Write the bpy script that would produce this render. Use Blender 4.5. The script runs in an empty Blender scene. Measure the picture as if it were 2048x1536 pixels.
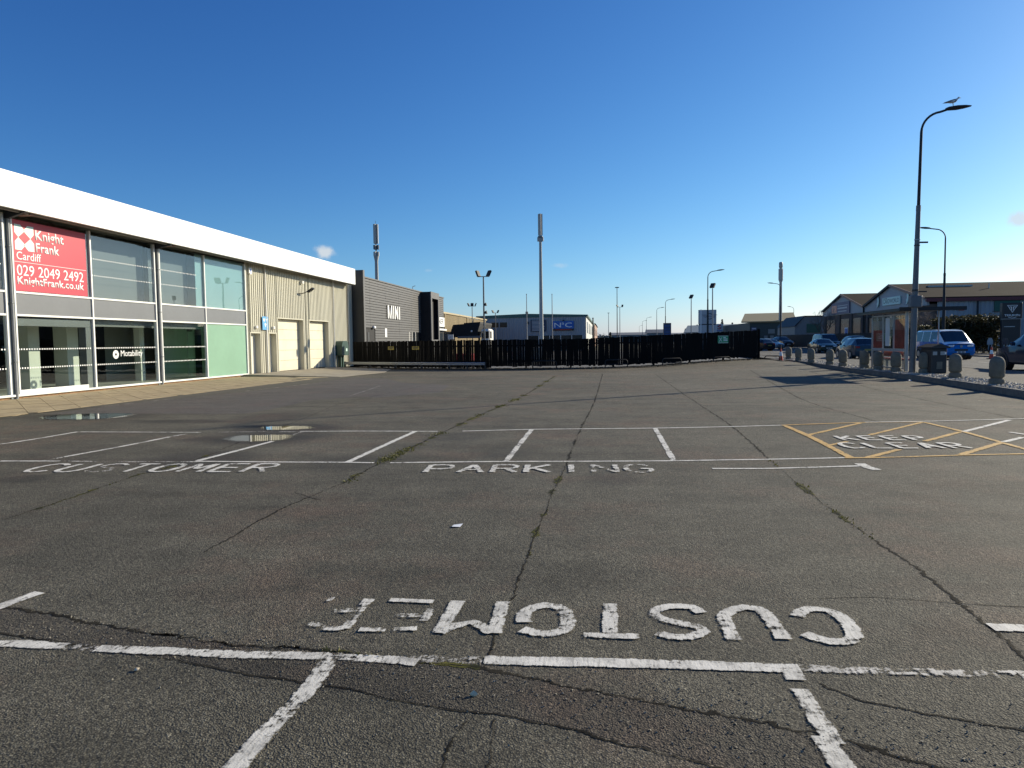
import bpy, bmesh, math, random
from mathutils import Matrix, Vector, noise as mnoise

S = bpy.context.scene
COL = S.collection
R = math.radians

# ------------------------------------------------------------------ camera
cam_d = bpy.data.cameras.new("camera")
cam_d.sensor_width = 36.0
cam_d.lens = 24.96
cam_d.clip_start = 0.05
cam_d.clip_end = 12000
cam = bpy.data.objects.new("camera", cam_d)
COL.objects.link(cam)
cam.matrix_world = Matrix(((0.99129, 0.00545, 0.13158, 0.0),
                           (0.13101, 0.06064, -0.98952, 0.0),
                           (-0.01338, 0.99814, 0.05940, 1.65),
                           (0, 0, 0, 1)))
S.camera = cam

# ------------------------------------------------------------------ sky and sun
SUN_EL, SUN_AZ = R(21.5), R(51.0)          # azimuth from +Y towards +X
W = bpy.data.worlds.new("World")
S.world = W
W.use_nodes = True
wn, wl = W.node_tree.nodes, W.node_tree.links
wn.clear()
w_out = wn.new("ShaderNodeOutputWorld")
w_bg = wn.new("ShaderNodeBackground")
w_sky = wn.new("ShaderNodeTexSky")
w_sky.sky_type = 'NISHITA'
w_sky.sun_disc = False
w_sky.sun_elevation = SUN_EL
w_sky.sun_rotation = SUN_AZ
w_sky.altitude = 0
w_sky.air_density = 1.0
w_sky.dust_density = 0.35
w_sky.ozone_density = 3.0
w_bg.inputs['Strength'].default_value = 0.1
wl.new(w_bg.outputs[0], w_out.inputs[0])
# a few small fair-weather clouds low in the sky
w_tc = wn.new("ShaderNodeTexCoord")
w_nz = wn.new("ShaderNodeTexNoise")
w_nz.inputs['Scale'].default_value = 34
w_nz.inputs['Detail'].default_value = 6
w_nz.inputs['Roughness'].default_value = 0.6
wl.new(w_tc.outputs['Generated'], w_nz.inputs['Vector'])
prev = None
CLOUDS = [((-0.372, 0.920, 0.124), 0.017, 0.68, 0.9), ((0.465, 0.876, 0.129), 0.014, 0.6, 0.75),
          ((-0.063, 0.992, 0.105), 0.012, 0.3, 0.25), ((-0.241, 0.965, 0.100), 0.009, 0.3, 0.16)]
for (d, rad, flat, amt) in CLOUDS:
    dv = Vector(d).normalized()
    sub = wn.new("ShaderNodeVectorMath"); sub.operation = 'SUBTRACT'
    wl.new(w_tc.outputs['Generated'], sub.inputs[0]); sub.inputs[1].default_value = dv
    mul = wn.new("ShaderNodeVectorMath"); mul.operation = 'MULTIPLY'
    wl.new(sub.outputs[0], mul.inputs[0]); mul.inputs[1].default_value = (1 / rad, 1 / rad, 1 / (rad * flat))
    ln = wn.new("ShaderNodeVectorMath"); ln.operation = 'LENGTH'
    wl.new(mul.outputs[0], ln.inputs[0])
    ad = wn.new("ShaderNodeMath"); ad.operation = 'MULTIPLY_ADD'
    wl.new(w_nz.outputs[0], ad.inputs[0]); ad.inputs[1].default_value = 3.2
    ng = wn.new("ShaderNodeMath"); ng.operation = 'MULTIPLY_ADD'
    wl.new(ln.outputs['Value'], ng.inputs[0]); ng.inputs[1].default_value = -1.0; ng.inputs[2].default_value = -0.55
    wl.new(ng.outputs[0], ad.inputs[2])
    mr = wn.new("ShaderNodeMapRange"); mr.interpolation_type = 'SMOOTHSTEP'
    wl.new(ad.outputs[0], mr.inputs[0])
    mr.inputs[1].default_value = 0.0; mr.inputs[2].default_value = 1.0
    mr.inputs[3].default_value = 0.0; mr.inputs[4].default_value = amt
    if prev is None:
        prev = mr.outputs[0]
    else:
        mx = wn.new("ShaderNodeMath"); mx.operation = 'MAXIMUM'
        wl.new(prev, mx.inputs[0]); wl.new(mr.outputs[0], mx.inputs[1]); prev = mx.outputs[0]
# clear winter air: the sky's own colour, deepened evenly over the whole dome
w_sep = wn.new("ShaderNodeSeparateColor")
w_com = wn.new("ShaderNodeCombineColor")
wl.new(w_sky.outputs[0], w_sep.inputs[0])
for ch, (gain, gam) in enumerate(((1.46, 1.555), (1.51, 1.305), (1.38, 1.0))):
    a_ = wn.new("ShaderNodeMath"); a_.operation = 'MULTIPLY'; a_.inputs[1].default_value = 0.085
    b_ = wn.new("ShaderNodeMath"); b_.operation = 'POWER'; b_.inputs[1].default_value = gam
    c_ = wn.new("ShaderNodeMath"); c_.operation = 'MULTIPLY'; c_.inputs[1].default_value = gain / 0.1 / 1.366
    wl.new(w_sep.outputs[ch], a_.inputs[0]); wl.new(a_.outputs[0], b_.inputs[0]); wl.new(b_.outputs[0], c_.inputs[0])
    if ch < 2:
        wl.new(c_.outputs[0], w_com.inputs[ch])
    else:
        d_ = wn.new("ShaderNodeMath"); d_.operation = 'MULTIPLY_ADD'; d_.inputs[1].default_value = 0.085 * 0.32 / 0.1 / 1.366
        wl.new(w_sep.outputs[0], d_.inputs[0]); wl.new(c_.outputs[0], d_.inputs[2]); wl.new(d_.outputs[0], w_com.inputs[2])
w_mix = wn.new("ShaderNodeMixRGB")
wl.new(prev, w_mix.inputs[0])
wl.new(w_com.outputs[0], w_mix.inputs[1])
w_mix.inputs[2].default_value = (5.0, 5.4, 5.7, 1)
wl.new(w_mix.outputs[0], w_bg.inputs[0])

sun_d = bpy.data.lights.new("sun", 'SUN')
sun_d.energy = 4.9
sun_d.angle = R(0.53)
sun_d.color = (1.0, 0.90, 0.70)
sun = bpy.data.objects.new("sun", sun_d)
COL.objects.link(sun)
sv = Vector((math.sin(SUN_AZ) * math.cos(SUN_EL), math.cos(SUN_AZ) * math.cos(SUN_EL), math.sin(SUN_EL)))
sun.location = sv * 60
sun.rotation_euler = sv.to_track_quat('Z', 'Y').to_euler()

S.view_settings.view_transform = 'Standard'
S.view_settings.look = 'None'
S.view_settings.exposure = 0.45
S.view_settings.gamma = 1.0
S.view_settings.use_curve_mapping = False
S.render.engine = 'CYCLES'
S.cycles.max_bounces = 6
S.cycles.diffuse_bounces = 3
S.cycles.glossy_bounces = 4
S.cycles.transmission_bounces = 4
S.cycles.transparent_max_bounces = 16
S.cycles.use_denoising = True
S.cycles.sample_clamp_indirect = 6

random.seed(7)
rnd = random.random
def U(a, b): return a + (b - a) * rnd()

# ------------------------------------------------------------------ materials
MATS = {}
def nt(name):
    m = bpy.data.materials.new(name)
    m.use_nodes = True
    n, l = m.node_tree.nodes, m.node_tree.links
    n.clear()
    out = n.new("ShaderNodeOutputMaterial")
    MATS[name] = m
    return m, n, l, out

def noise_n(n, l, scale, detail=4, rough=0.55, vec=None, dim='3D'):
    t = n.new("ShaderNodeTexNoise")
    t.noise_dimensions = dim
    t.inputs['Scale'].default_value = scale
    t.inputs['Detail'].default_value = detail
    t.inputs['Roughness'].default_value = rough
    if vec is not None:
        l.new(vec, t.inputs['Vector'])
    return t

def ramp(n, l, src, stops):
    r = n.new("ShaderNodeValToRGB")
    cr = r.color_ramp
    while len(cr.elements) < len(stops):
        cr.elements.new(0.5)
    for e, (p, c) in zip(cr.elements, stops):
        e.position = p
        e.color = (c, c, c, 1) if isinstance(c, (int, float)) else (*c, 1)
    l.new(src, r.inputs[0])
    return r

def mixc(n, l, fac, a, b, mode='MIX'):
    m = n.new("ShaderNodeMixRGB")
    m.blend_type = mode
    for i, v in ((0, fac), (1, a), (2, b)):
        if hasattr(v, 'is_linked'):
            l.new(v, m.inputs[i])
        elif isinstance(v, (int, float)):
            m.inputs[i].default_value = v if i == 0 else (v, v, v, 1)
        else:
            m.inputs[i].default_value = (*v, 1)
    return m

def math_n(n, l, op, a, b=None, c=None, clamp=False):
    m = n.new("ShaderNodeMath")
    m.operation = op
    m.use_clamp = clamp
    for i, v in enumerate((a, b, c)):
        if v is None: continue
        if hasattr(v, 'is_linked'): l.new(v, m.inputs[i])
        else: m.inputs[i].default_value = v
    return m.outputs[0]

def plain(name, col, rough=0.6, metal=0.0, var=0.12, scale=3.0, bump=0.0, bscale=60.0, spec=0.5, streak=False, dirt=None, coat=0.0, through=None):
    """painted / cast surface with uneven tone and fine relief"""
    m, n, l, out = nt(name)
    p = n.new("ShaderNodeBsdfPrincipled")
    geo = n.new("ShaderNodeNewGeometry")
    mp = n.new("ShaderNodeMapping")
    l.new(geo.outputs['Position'], mp.inputs[0])
    if streak:
        mp.inputs['Scale'].default_value = (1, 1, 0.12)
    t = noise_n(n, l, scale, 6, 0.6, mp.outputs[0])
    t2 = noise_n(n, l, scale * 9, 4, 0.6, mp.outputs[0])
    a = math_n(n, l, 'MULTIPLY_ADD', t.outputs[0], 0.7, 0.0)
    a = math_n(n, l, 'MULTIPLY_ADD', t2.outputs[0], 0.3, a)
    lo = tuple(c * (1 - var) for c in col); hi = tuple(min(1, c * (1 + var)) for c in col)
    r = ramp(n, l, a, [(0.32, lo), (0.68, hi)])
    base = r.outputs[0]
    if dirt:
        t3 = noise_n(n, l, scale * 0.6, 8, 0.7, mp.outputs[0])
        r3 = ramp(n, l, t3.outputs[0], [(0.50, 0.0), (0.72, 0.6)])
        base = mixc(n, l, r3.outputs[0], base, dirt).outputs[0]
    l.new(base, p.inputs['Base Color'])
    p.inputs['Roughness'].default_value = rough
    p.inputs['Metallic'].default_value = metal
    p.inputs['Specular IOR Level'].default_value = spec
    if coat: 
        p.inputs['Coat Weight'].default_value = coat
        p.inputs['Coat Roughness'].default_value = 0.05
    if bump:
        tb = noise_n(n, l, bscale, 5, 0.6, geo.outputs['Position'])
        b = n.new("ShaderNodeBump")
        b.inputs['Strength'].default_value = bump
        b.inputs['Distance'].default_value = 0.01
        l.new(tb.outputs[0], b.inputs['Height'])
        l.new(b.outputs[0], p.inputs['Normal'])
    if through:          # frosted film: part of the light passes through
        tl = n.new("ShaderNodeBsdfTranslucent"); tl.inputs[0].default_value = (*through, 1)
        mx = n.new("ShaderNodeMixShader"); mx.inputs[0].default_value = 0.45
        l.new(p.outputs[0], mx.inputs[1]); l.new(tl.outputs[0], mx.inputs[2]); l.new(mx.outputs[0], out.inputs[0])
    else:
        l.new(p.outputs[0], out.inputs[0])
    return m

def asphalt(name, dark, light, red=0.0, coarse=1.0, stains=()):
    m, n, l, out = nt(name)
    p = n.new("ShaderNodeBsdfPrincipled")
    geo = n.new("ShaderNodeNewGeometry")
    P = geo.outputs['Position']
    big = noise_n(n, l, 0.22, 5, 0.6, P)
    mid = noise_n(n, l, 1.7, 6, 0.65, P)
    mps = n.new("ShaderNodeMapping"); l.new(P, mps.inputs[0]); mps.inputs['Scale'].default_value = (0.25, 1.6, 1)
    strk = noise_n(n, l, 1.1, 5, 0.6, mps.outputs[0])
    f = math_n(n, l, 'MULTIPLY_ADD', big.outputs[0], 0.4, 0.0)
    f = math_n(n, l, 'MULTIPLY_ADD', mid.outputs[0], 0.32, f)
    f = math_n(n, l, 'MULTIPLY_ADD', strk.outputs[0], 0.28, f)
    c = ramp(n, l, f, [(0.40, dark), (0.60, light)]).outputs[0]
    if red:
        rn = noise_n(n, l, 0.55, 5, 0.7, P)
        rr = ramp(n, l, rn.outputs[0], [(0.50, 0.0), (0.68, red)])
        c = mixc(n, l, rr.outputs[0], c, tuple(x * k for x, k in zip(light, (1.18, 0.84, 0.80)))).outputs[0]
    v = n.new("ShaderNodeTexVoronoi"); v.inputs['Scale'].default_value = 105; l.new(P, v.inputs['Vector'])
    sp = ramp(n, l, v.outputs['Color'], [(0.0, 0.40), (0.5, 0.92), (0.88, 1.3), (0.97, 2.4)])
    c = mixc(n, l, 0.85, c, sp.outputs[0], 'MULTIPLY').outputs[0]
    pit = ramp(n, l, v.outputs['Distance'], [(0.12, 1.15), (0.38, 0.85), (0.6, 0.35)])   # dark bitumen between the stones
    c = mixc(n, l, 0.9, c, pit.outputs[0], 'MULTIPLY').outputs[0]
    v2 = n.new("ShaderNodeTexVoronoi"); v2.inputs['Scale'].default_value = 38; l.new(P, v2.inputs['Vector'])
    sp2 = ramp(n, l, v2.outputs['Color'], [(0.0, 0.62), (0.6, 1.0), (0.95, 1.35)])
    c = mixc(n, l, 0.8, c, sp2.outputs[0], 'MULTIPLY').outputs[0]
    rough = 0.88
    oil = noise_n(n, l, 0.75, 7, 0.62, P)
    ow = ramp(n, l, oil.outputs[0], [(0.56, 0.0), (0.74, 0.5)])
    c = mixc(n, l, ow.outputs[0], c, mixc(n, l, 1.0, c, 0.45, 'MULTIPLY').outputs[0]).outputs[0]
    bstr = None
    wet = None
    for (cx, cy, rx, ry, amt) in stains:
        sb = n.new("ShaderNodeVectorMath"); sb.operation = 'SUBTRACT'
        l.new(P, sb.inputs[0]); sb.inputs[1].default_value = (cx, cy, 0)
        ml = n.new("ShaderNodeVectorMath"); ml.operation = 'MULTIPLY'
        l.new(sb.outputs[0], ml.inputs[0]); ml.inputs[1].default_value = (1 / rx, 1 / ry, 0)
        le = n.new("ShaderNodeVectorMath"); le.operation = 'LENGTH'; l.new(ml.outputs[0], le.inputs[0])
        e = math_n(n, l, 'MULTIPLY_ADD', mid.outputs[0], 1.4, math_n(n, l, 'MULTIPLY_ADD', le.outputs['Value'], -1.0, 0.0))
        mr = n.new("ShaderNodeMapRange"); mr.interpolation_type = 'SMOOTHSTEP'
        l.new(e, mr.inputs[0]); mr.inputs[1].default_value = -0.75; mr.inputs[2].default_value = 0.1
        mr.inputs[3].default_value = 0; mr.inputs[4].default_value = amt
        wet = mr.outputs[0] if wet is None else math_n(n, l, 'MAXIMUM', wet, mr.outputs[0])
    if wet is not None:
        c = mixc(n, l, wet, c, mixc(n, l, 1.0, c, 0.38, 'MULTIPLY').outputs[0]).outputs[0]
        rough = math_n(n, l, 'MULTIPLY_ADD', wet, -0.10, 0.88)
        l.new(rough, p.inputs['Roughness'])
    else:
        p.inputs['Roughness'].default_value = rough
    l.new(c, p.inputs['Base Color'])
    p.inputs['Specular IOR Level'].default_value = 0.33
    h1 = ramp(n, l, v.outputs['Distance'], [(0.0, 1.0), (0.75, 0.0)])
    cn = noise_n(n, l, 0.9, 3, 0.5, P)
    camt = ramp(n, l, cn.outputs[0], [(0.38, 0.35), (0.62, 1.0)])
    hn = noise_n(n, l, 55, 5, 0.7, P)
    h2 = ramp(n, l, v2.outputs['Distance'], [(0.0, 1.0), (0.7, 0.0)])
    h = math_n(n, l, 'MULTIPLY', h1.outputs[0], camt.outputs[0])
    h = math_n(n, l, 'MULTIPLY_ADD', hn.outputs[0], 0.9, h)
    h = math_n(n, l, 'MULTIPLY_ADD', h2.outputs[0], 0.55, h)
    b = n.new("ShaderNodeBump")
    b.inputs['Strength'].default_value = 0.8 * coarse
    b.inputs['Distance'].default_value = 0.0055
    l.new(h, b.inputs['Height'])
    l.new(b.outputs[0], p.inputs['Normal'])
    l.new(p.outputs[0], out.inputs[0])
    return m

def paint(name, col, wear, edge=0.35, chip=26.0):
    """worn thermoplastic: chips through to the asphalt; UV v runs across the stroke"""
    m, n, l, out = nt(name)
    p = n.new("ShaderNodeBsdfPrincipled")
    tr = n.new("ShaderNodeBsdfTransparent")
    mix = n.new("ShaderNodeMixShader")
    geo = n.new("ShaderNodeNewGeometry"); P = geo.outputs['Position']
    uv = n.new("ShaderNodeUVMap")
    sx = n.new("ShaderNodeSeparateXYZ"); l.new(uv.outputs[0], sx.inputs[0])
    a = noise_n(n, l, chip, 6, 0.75, P)
    b = noise_n(n, l, 2.6, 4, 0.6, P)
    mp = n.new("ShaderNodeMapping"); l.new(P, mp.inputs[0])
    mp.inputs['Rotation'].default_value = (0, 0, 0.6); mp.inputs['Scale'].default_value = (70, 9, 1)
    g = noise_n(n, l, 1.0, 3, 0.6, mp.outputs[0])
    e = math_n(n, l, 'ABSOLUTE', math_n(n, l, 'MULTIPLY_ADD', sx.outputs[1], 2.0, -1.0))
    e = math_n(n, l, 'POWER', e, 5.0)
    f = math_n(n, l, 'MULTIPLY_ADD', a.outputs[0], 0.75, math_n(n, l, 'MULTIPLY', b.outputs[0], 0.55))
    f = math_n(n, l, 'MULTIPLY_ADD', g.outputs[0], 0.18, f)
    f = math_n(n, l, 'MULTIPLY_ADD', e, -edge, f)
    mr = n.new("ShaderNodeMapRange"); l.new(f, mr.inputs[0])
    mr.inputs[1].default_value = wear - 0.05; mr.inputs[2].default_value = wear + 0.045
    c0 = noise_n(n, l, 7, 6, 0.7, P)
    cc = ramp(n, l, c0.outputs[0], [(0.30, tuple(x * 0.45 for x in col)), (0.46, tuple(x * 0.82 for x in col)), (0.62, col)])
    gr = ramp(n, l, g.outputs[0], [(0.34, 0.62), (0.5, 1.0)])
    cc2 = mixc(n, l, 0.8, cc.outputs[0], gr.outputs[0], 'MULTIPLY')
    vv = n.new("ShaderNodeTexVoronoi"); vv.inputs['Scale'].default_value = 105; l.new(P, vv.inputs['Vector'])
    l.new(cc2.outputs[0], p.inputs['Base Color'])
    p.inputs['Roughness'].default_value = 0.75
    bb = n.new("ShaderNodeBump"); bb.inputs['Strength'].default_value = 0.4; bb.inputs['Distance'].default_value = 0.003
    l.new(math_n(n, l, 'MULTIPLY_ADD', vv.outputs['Distance'], -0.8, a.outputs[0]), bb.inputs['Height'])
    l.new(bb.outputs[0], p.inputs['Normal'])
    l.new(mr.outputs[0], mix.inputs[0]); l.new(tr.outputs[0], mix.inputs[1]); l.new(p.outputs[0], mix.inputs[2])
    l.new(mix.outputs[0], out.inputs[0])
    return m

def crackmat(name, col, col2, wid, mossy):
    m, n, l, out = nt(name)
    p = n.new("ShaderNodeBsdfPrincipled"); tr = n.new("ShaderNodeBsdfTransparent"); mix = n.new("ShaderNodeMixShader")
    geo = n.new("ShaderNodeNewGeometry"); P = geo.outputs['Position']
    uv = n.new("ShaderNodeUVMap")
    sx = n.new("ShaderNodeSeparateXYZ"); l.new(uv.outputs[0], sx.inputs[0])
    a = noise_n(n, l, 11, 6, 0.7, P)
    b = noise_n(n, l, 1.6, 4, 0.6, P)
    d = math_n(n, l, 'ADD', sx.outputs[1], -0.5)
    d = math_n(n, l, 'MULTIPLY_ADD', math_n(n, l, 'ADD', a.outputs[0], -0.5), 0.75, d)
    d = math_n(n, l, 'ABSOLUTE', d)
    wv = math_n(n, l, 'MULTIPLY_ADD', b.outputs[0], wid * 3.4, -wid * 0.95)
    if mossy:
        wv = math_n(n, l, 'MULTIPLY_ADD', b.outputs[0], 1.9, -0.93)
        fz = noise_n(n, l, 45, 5, 0.8, P)
        d = math_n(n, l, 'MULTIPLY_ADD', fz.outputs[0], 0.30, d)
        wv = math_n(n, l, 'ADD', wv, 0.12)
    mr = n.new("ShaderNodeMapRange"); l.new(math_n(n, l, 'SUBTRACT', wv, d), mr.inputs[0])
    mr.inputs[1].default_value = -0.015; mr.inputs[2].default_value = 0.03
    cn = noise_n(n, l, 5 if mossy else 3, 5, 0.6, P)
    cc = ramp(n, l, cn.outputs[0], [(0.42, col), (0.60, col2)])
    l.new(cc.outputs[0], p.inputs['Base Color']); p.inputs['Roughness'].default_value = 0.95
    p.inputs['Specular IOR Level'].default_value = 0.1
    l.new(mr.outputs[0], mix.inputs[0]); l.new(tr.outputs[0], mix.inputs[1]); l.new(p.outputs[0], mix.inputs[2])
    l.new(mix.outputs[0], out.inputs[0])
    return m

def glass(name, tint, base_refl=1.0, rough=0.0):
    m, n, l, out = nt(name)
    tr = n.new("ShaderNodeBsdfTransparent"); tr.inputs[0].default_value = (*tint, 1)
    gl = n.new("ShaderNodeBsdfGlossy"); gl.inputs['Roughness'].default_value = rough
    gl.inputs[0].default_value = (0.95, 0.97, 0.98, 1)
    mix = n.new("ShaderNodeMixShader")
    geo = n.new("ShaderNodeNewGeometry")
    dt = n.new("ShaderNodeVectorMath"); dt.operation = 'DOT_PRODUCT'
    l.new(geo.outputs['Incoming'], dt.inputs[0]); l.new(geo.outputs['True Normal'], dt.inputs[1])
    cs = math_n(n, l, 'ABSOLUTE', dt.outputs['Value'])
    f5 = math_n(n, l, 'POWER', math_n(n, l, 'SUBTRACT', 1.0, cs, clamp=True), 5.0)
    frs = math_n(n, l, 'MULTIPLY_ADD', f5, 0.95, 0.045)
    wv = noise_n(n, l, 0.7, 2, 0.5, geo.outputs['Position'])
    b = n.new("ShaderNodeBump"); b.inputs['Strength'].default_value = 0.06; b.inputs['Distance'].default_value = 0.02
    l.new(wv.outputs[0], b.inputs['Height']); l.new(b.outputs[0], gl.inputs['Normal'])
    l.new(math_n(n, l, 'MULTIPLY_ADD', frs, base_refl, 0.0, clamp=True), mix.inputs[0])
    l.new(tr.outputs[0], mix.inputs[1]); l.new(gl.outputs[0], mix.inputs[2])
    l.new(mix.outputs[0], out.inputs[0])
    return m

def leafmat(name, c1, c2, trans=0.25):
    m, n, l, out = nt(name)
    p = n.new("ShaderNodeBsdfPrincipled")
    geo = n.new("ShaderNodeNewGeometry")
    t = noise_n(n, l, 1.1, 4, 0.6, geo.outputs['Position'])
    t2 = noise_n(n, l, 9, 3, 0.6, geo.outputs['Position'])
    f = math_n(n, l, 'MULTIPLY_ADD', t2.outputs[0], 0.5, math_n(n, l, 'MULTIPLY', t.outputs[0], 0.5))
    l.new(ramp(n, l, f, [(0.38, c1), (0.62, c2)]).outputs[0], p.inputs['Base Color'])
    p.inputs['Roughness'].default_value = 0.6
    tl = n.new("ShaderNodeBsdfTranslucent"); tl.inputs[0].default_value = (*c2, 1)
    mix = n.new("ShaderNodeMixShader"); mix.inputs[0].default_value = trans
    l.new(p.outputs[0], mix.inputs[1]); l.new(tl.outputs[0], mix.inputs[2]); l.new(mix.outputs[0], out.inputs[0])
    return m

PUD = [(-12.3, 15.45, 1.5, 0.95, 0.9), (-6.28, 13.31, 1.0, 0.75, 1.0), (-6.11, 11.85, 1.1, 0.8, 1.0),
       (-6.2, 12.6, 0.9, 1.3, 0.85), (-5.9, 9.6, 0.75, 0.7, 0.8), (-7.3, 8.0, 0.35, 0.25, 0.7), (-9.2, 14.4, 1.1, 0.35, 0.8), (-7.6, 15.2, 0.8, 1.3, 0.6),
       (-1.5, 10.4, 0.35, 0.5, 0.4), (-1.25, 3.2, 0.24, 0.06, 0.7), (-3.6, 9.4, 0.5, 0.6, 0.55), (-2.6, 12.2, 0.55, 0.6, 0.5), (0.05, 8.6, 0.3, 0.5, 0.45)]
asphalt('asphalt_strip', (0.076, 0.066, 0.048), (0.160, 0.140, 0.104), red=0.6, coarse=1.5)
asphalt('asphalt_lot', (0.108, 0.099, 0.071), (0.208, 0.189, 0.138), red=0.5, stains=PUD)
asphalt('asphalt_patch', (0.125, 0.113, 0.098), (0.18, 0.163, 0.142), red=0.3, coarse=0.6)
asphalt('asphalt_road', (0.10, 0.098, 0.095), (0.15, 0.147, 0.142), coarse=0.5)
asphalt('asphalt_path', (0.13, 0.12, 0.10), (0.19, 0.175, 0.15), coarse=0.5)
asphalt('asphalt_far', (0.17, 0.165, 0.15), (0.26, 0.25, 0.23), coarse=0.4)
plain('earth', (0.10, 0.095, 0.06), 0.95, var=0.4, scale=0.3)
plain('concrete', (0.30, 0.265, 0.20), 0.9, var=0.22, scale=1.4, bump=0.4, dirt=(0.14, 0.115, 0.075))
plain('slab', (0.36, 0.285, 0.165), 0.9, var=0.22, scale=2.0, bump=0.4, dirt=(0.17, 0.135, 0.075))
plain('joint', (0.07, 0.062, 0.045), 0.95, var=0.3)
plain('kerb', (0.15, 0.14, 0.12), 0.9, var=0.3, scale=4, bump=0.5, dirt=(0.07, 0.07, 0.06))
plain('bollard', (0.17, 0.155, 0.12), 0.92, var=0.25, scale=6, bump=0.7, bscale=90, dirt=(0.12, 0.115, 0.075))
plain('grit', (0.20, 0.185, 0.15), 0.9, var=0.5, scale=30)
plain('pebble', (0.42, 0.39, 0.33), 0.8, var=0.5, scale=14)
plain('gravel_bed', (0.16, 0.15, 0.12), 0.95, var=0.4, scale=20, bump=0.8)
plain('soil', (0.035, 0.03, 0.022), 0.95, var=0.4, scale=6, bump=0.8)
plain('leaf_litter', (0.10, 0.07, 0.035), 0.9, var=0.6, scale=12)
plain('white_fascia', (0.86, 0.87, 0.84), 0.45, var=0.02, scale=0.8, dirt=(0.76, 0.77, 0.73))
plain('white_frame', (0.80, 0.80, 0.76), 0.45, var=0.06, scale=2.5, streak=True)
plain('off_white', (0.72, 0.70, 0.64), 0.6, var=0.1, scale=2.0, streak=True)
plain('soffit', (0.16, 0.15, 0.12), 0.6, var=0.25, scale=2)
plain('rust_beam', (0.20, 0.12, 0.09), 0.7, var=0.3, scale=6)
plain('clad', (0.57, 0.545, 0.43), 0.5, var=0.10, scale=1.2, streak=True, dirt=(0.45, 0.42, 0.32))
plain('shutter', (0.71, 0.655, 0.50), 0.55, var=0.08, scale=1.0, dirt=(0.58, 0.51, 0.36))
plain('door_paint', (0.66, 0.64, 0.56), 0.5, var=0.06)
plain('brick', (0.30, 0.17, 0.085), 0.9, var=0.45, scale=9, bump=0.6)
plain('spandrel', (0.20, 0.205, 0.21), 0.22, var=0.06, scale=0.7, spec=0.6)
plain('slate_blind', (0.055, 0.070, 0.075), 0.5, var=0.08, scale=0.8)
plain('film_teal', (0.22, 0.36, 0.35), 0.35, var=0.08, scale=0.5)
plain('film_green', (0.44, 0.68, 0.52), 0.35, var=0.10, scale=0.5, through=(0.5, 0.75, 0.6))
plain('int_wall', (0.46, 0.47, 0.40), 0.8, var=0.04)
plain('int_dark', (0.012, 0.012, 0.013), 0.8)
plain('int_floor', (0.36, 0.38, 0.36), 0.35, var=0.08)
plain('int_white', (0.55, 0.57, 0.52), 0.7, var=0.04)
plain('int_grey', (0.20, 0.21, 0.20), 0.8, var=0.06)
plain('banner_red', (0.46, 0.016, 0.045), 0.45, var=0.04, scale=0.7)
plain('sign_white', (0.83, 0.83, 0.81), 0.5, var=0.03)
plain('sign_mint', (0.62, 0.80, 0.72), 0.5, var=0.04)
plain('sign_blue', (0.10, 0.36, 0.66), 0.5, var=0.04)
plain('sign_royal', (0.015, 0.11, 0.42), 0.5, var=0.06)
plain('sign_navy', (0.02, 0.035, 0.08), 0.45, var=0.1)
plain('sign_green', (0.01, 0.28, 0.12), 0.5, var=0.05)
plain('sign_yellow', (0.30, 0.23, 0.03), 0.5, var=0.1)
plain('sign_black', (0.012, 0.013, 0.018), 0.4, var=0.1)
plain('sign_grey', (0.42, 0.44, 0.46), 0.5, var=0.05)
plain('sign_redtext', (0.5, 0.03, 0.03), 0.5)
plain('sign_orange', (0.75, 0.33, 0.22), 0.5, var=0.2, scale=1.5)
plain('sign_purple', (0.09, 0.085, 0.16), 0.5, var=0.1)
plain('board_grey', (0.108, 0.105, 0.103), 0.55, var=0.10, scale=1.6)
plain('board_gap', (0.02, 0.02, 0.02), 0.9)
plain('charcoal', (0.020, 0.022, 0.025), 0.55, var=0.15, scale=1)
plain('matt_black', (0.012, 0.012, 0.013), 0.8, var=0.2)
plain('fence_black', (0.006, 0.0057, 0.0055), 0.85, spec=0.12, var=0.35, scale=5, streak=True)
plain('galv', (0.36, 0.37, 0.38), 0.45, metal=0.6, var=0.12, scale=4)
plain('lamp_grey', (0.13, 0.14, 0.15), 0.5, metal=0.2, var=0.12, scale=3)
plain('pole_dark', (0.03, 0.033, 0.037), 0.6, spec=0.25, var=0.12)
plain('pole_grey', (0.26, 0.27, 0.27), 0.5, var=0.1)
plain('mast_grey', (0.36, 0.38, 0.38), 0.55, var=0.06)
plain('antenna', (0.44, 0.43, 0.39), 0.55, var=0.06)
plain('green_box', (0.02, 0.06, 0.045), 0.45, var=0.15)
plain('nc_clad', (0.27, 0.30, 0.335), 0.5, var=0.10, scale=0.8, streak=True)
plain('nc_side', (0.60, 0.60, 0.57), 0.5, var=0.05)
plain('teal_trim', (0.04, 0.11, 0.10), 0.5, var=0.1)
plain('tan_clad', (0.30, 0.225, 0.11), 0.6, var=0.2, scale=0.5, streak=True)
plain('tan_trim', (0.44, 0.36, 0.21), 0.6)
plain('far_glass', (0.012, 0.016, 0.02), 0.25, spec=0.3, var=0.3, scale=0.5)
plain('unit_clad', (0.27, 0.295, 0.33), 0.5, var=0.08, scale=0.6, streak=True)
plain('unit_brick', (0.12, 0.085, 0.07), 0.9, var=0.25, scale=4)
plain('unit_roof', (0.030, 0.024, 0.019), 0.9, spec=0.05, var=0.35, scale=0.5)
plain('unit_trim', (0.34, 0.20, 0.14), 0.6, var=0.1)
plain('red_trim', (0.14, 0.03, 0.035), 0.6, var=0.2)
plain('roof_tan', (0.27, 0.235, 0.15), 0.8, spec=0.1, var=0.1)
plain('roof_light', (0.45, 0.45, 0.40), 0.5)
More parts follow.
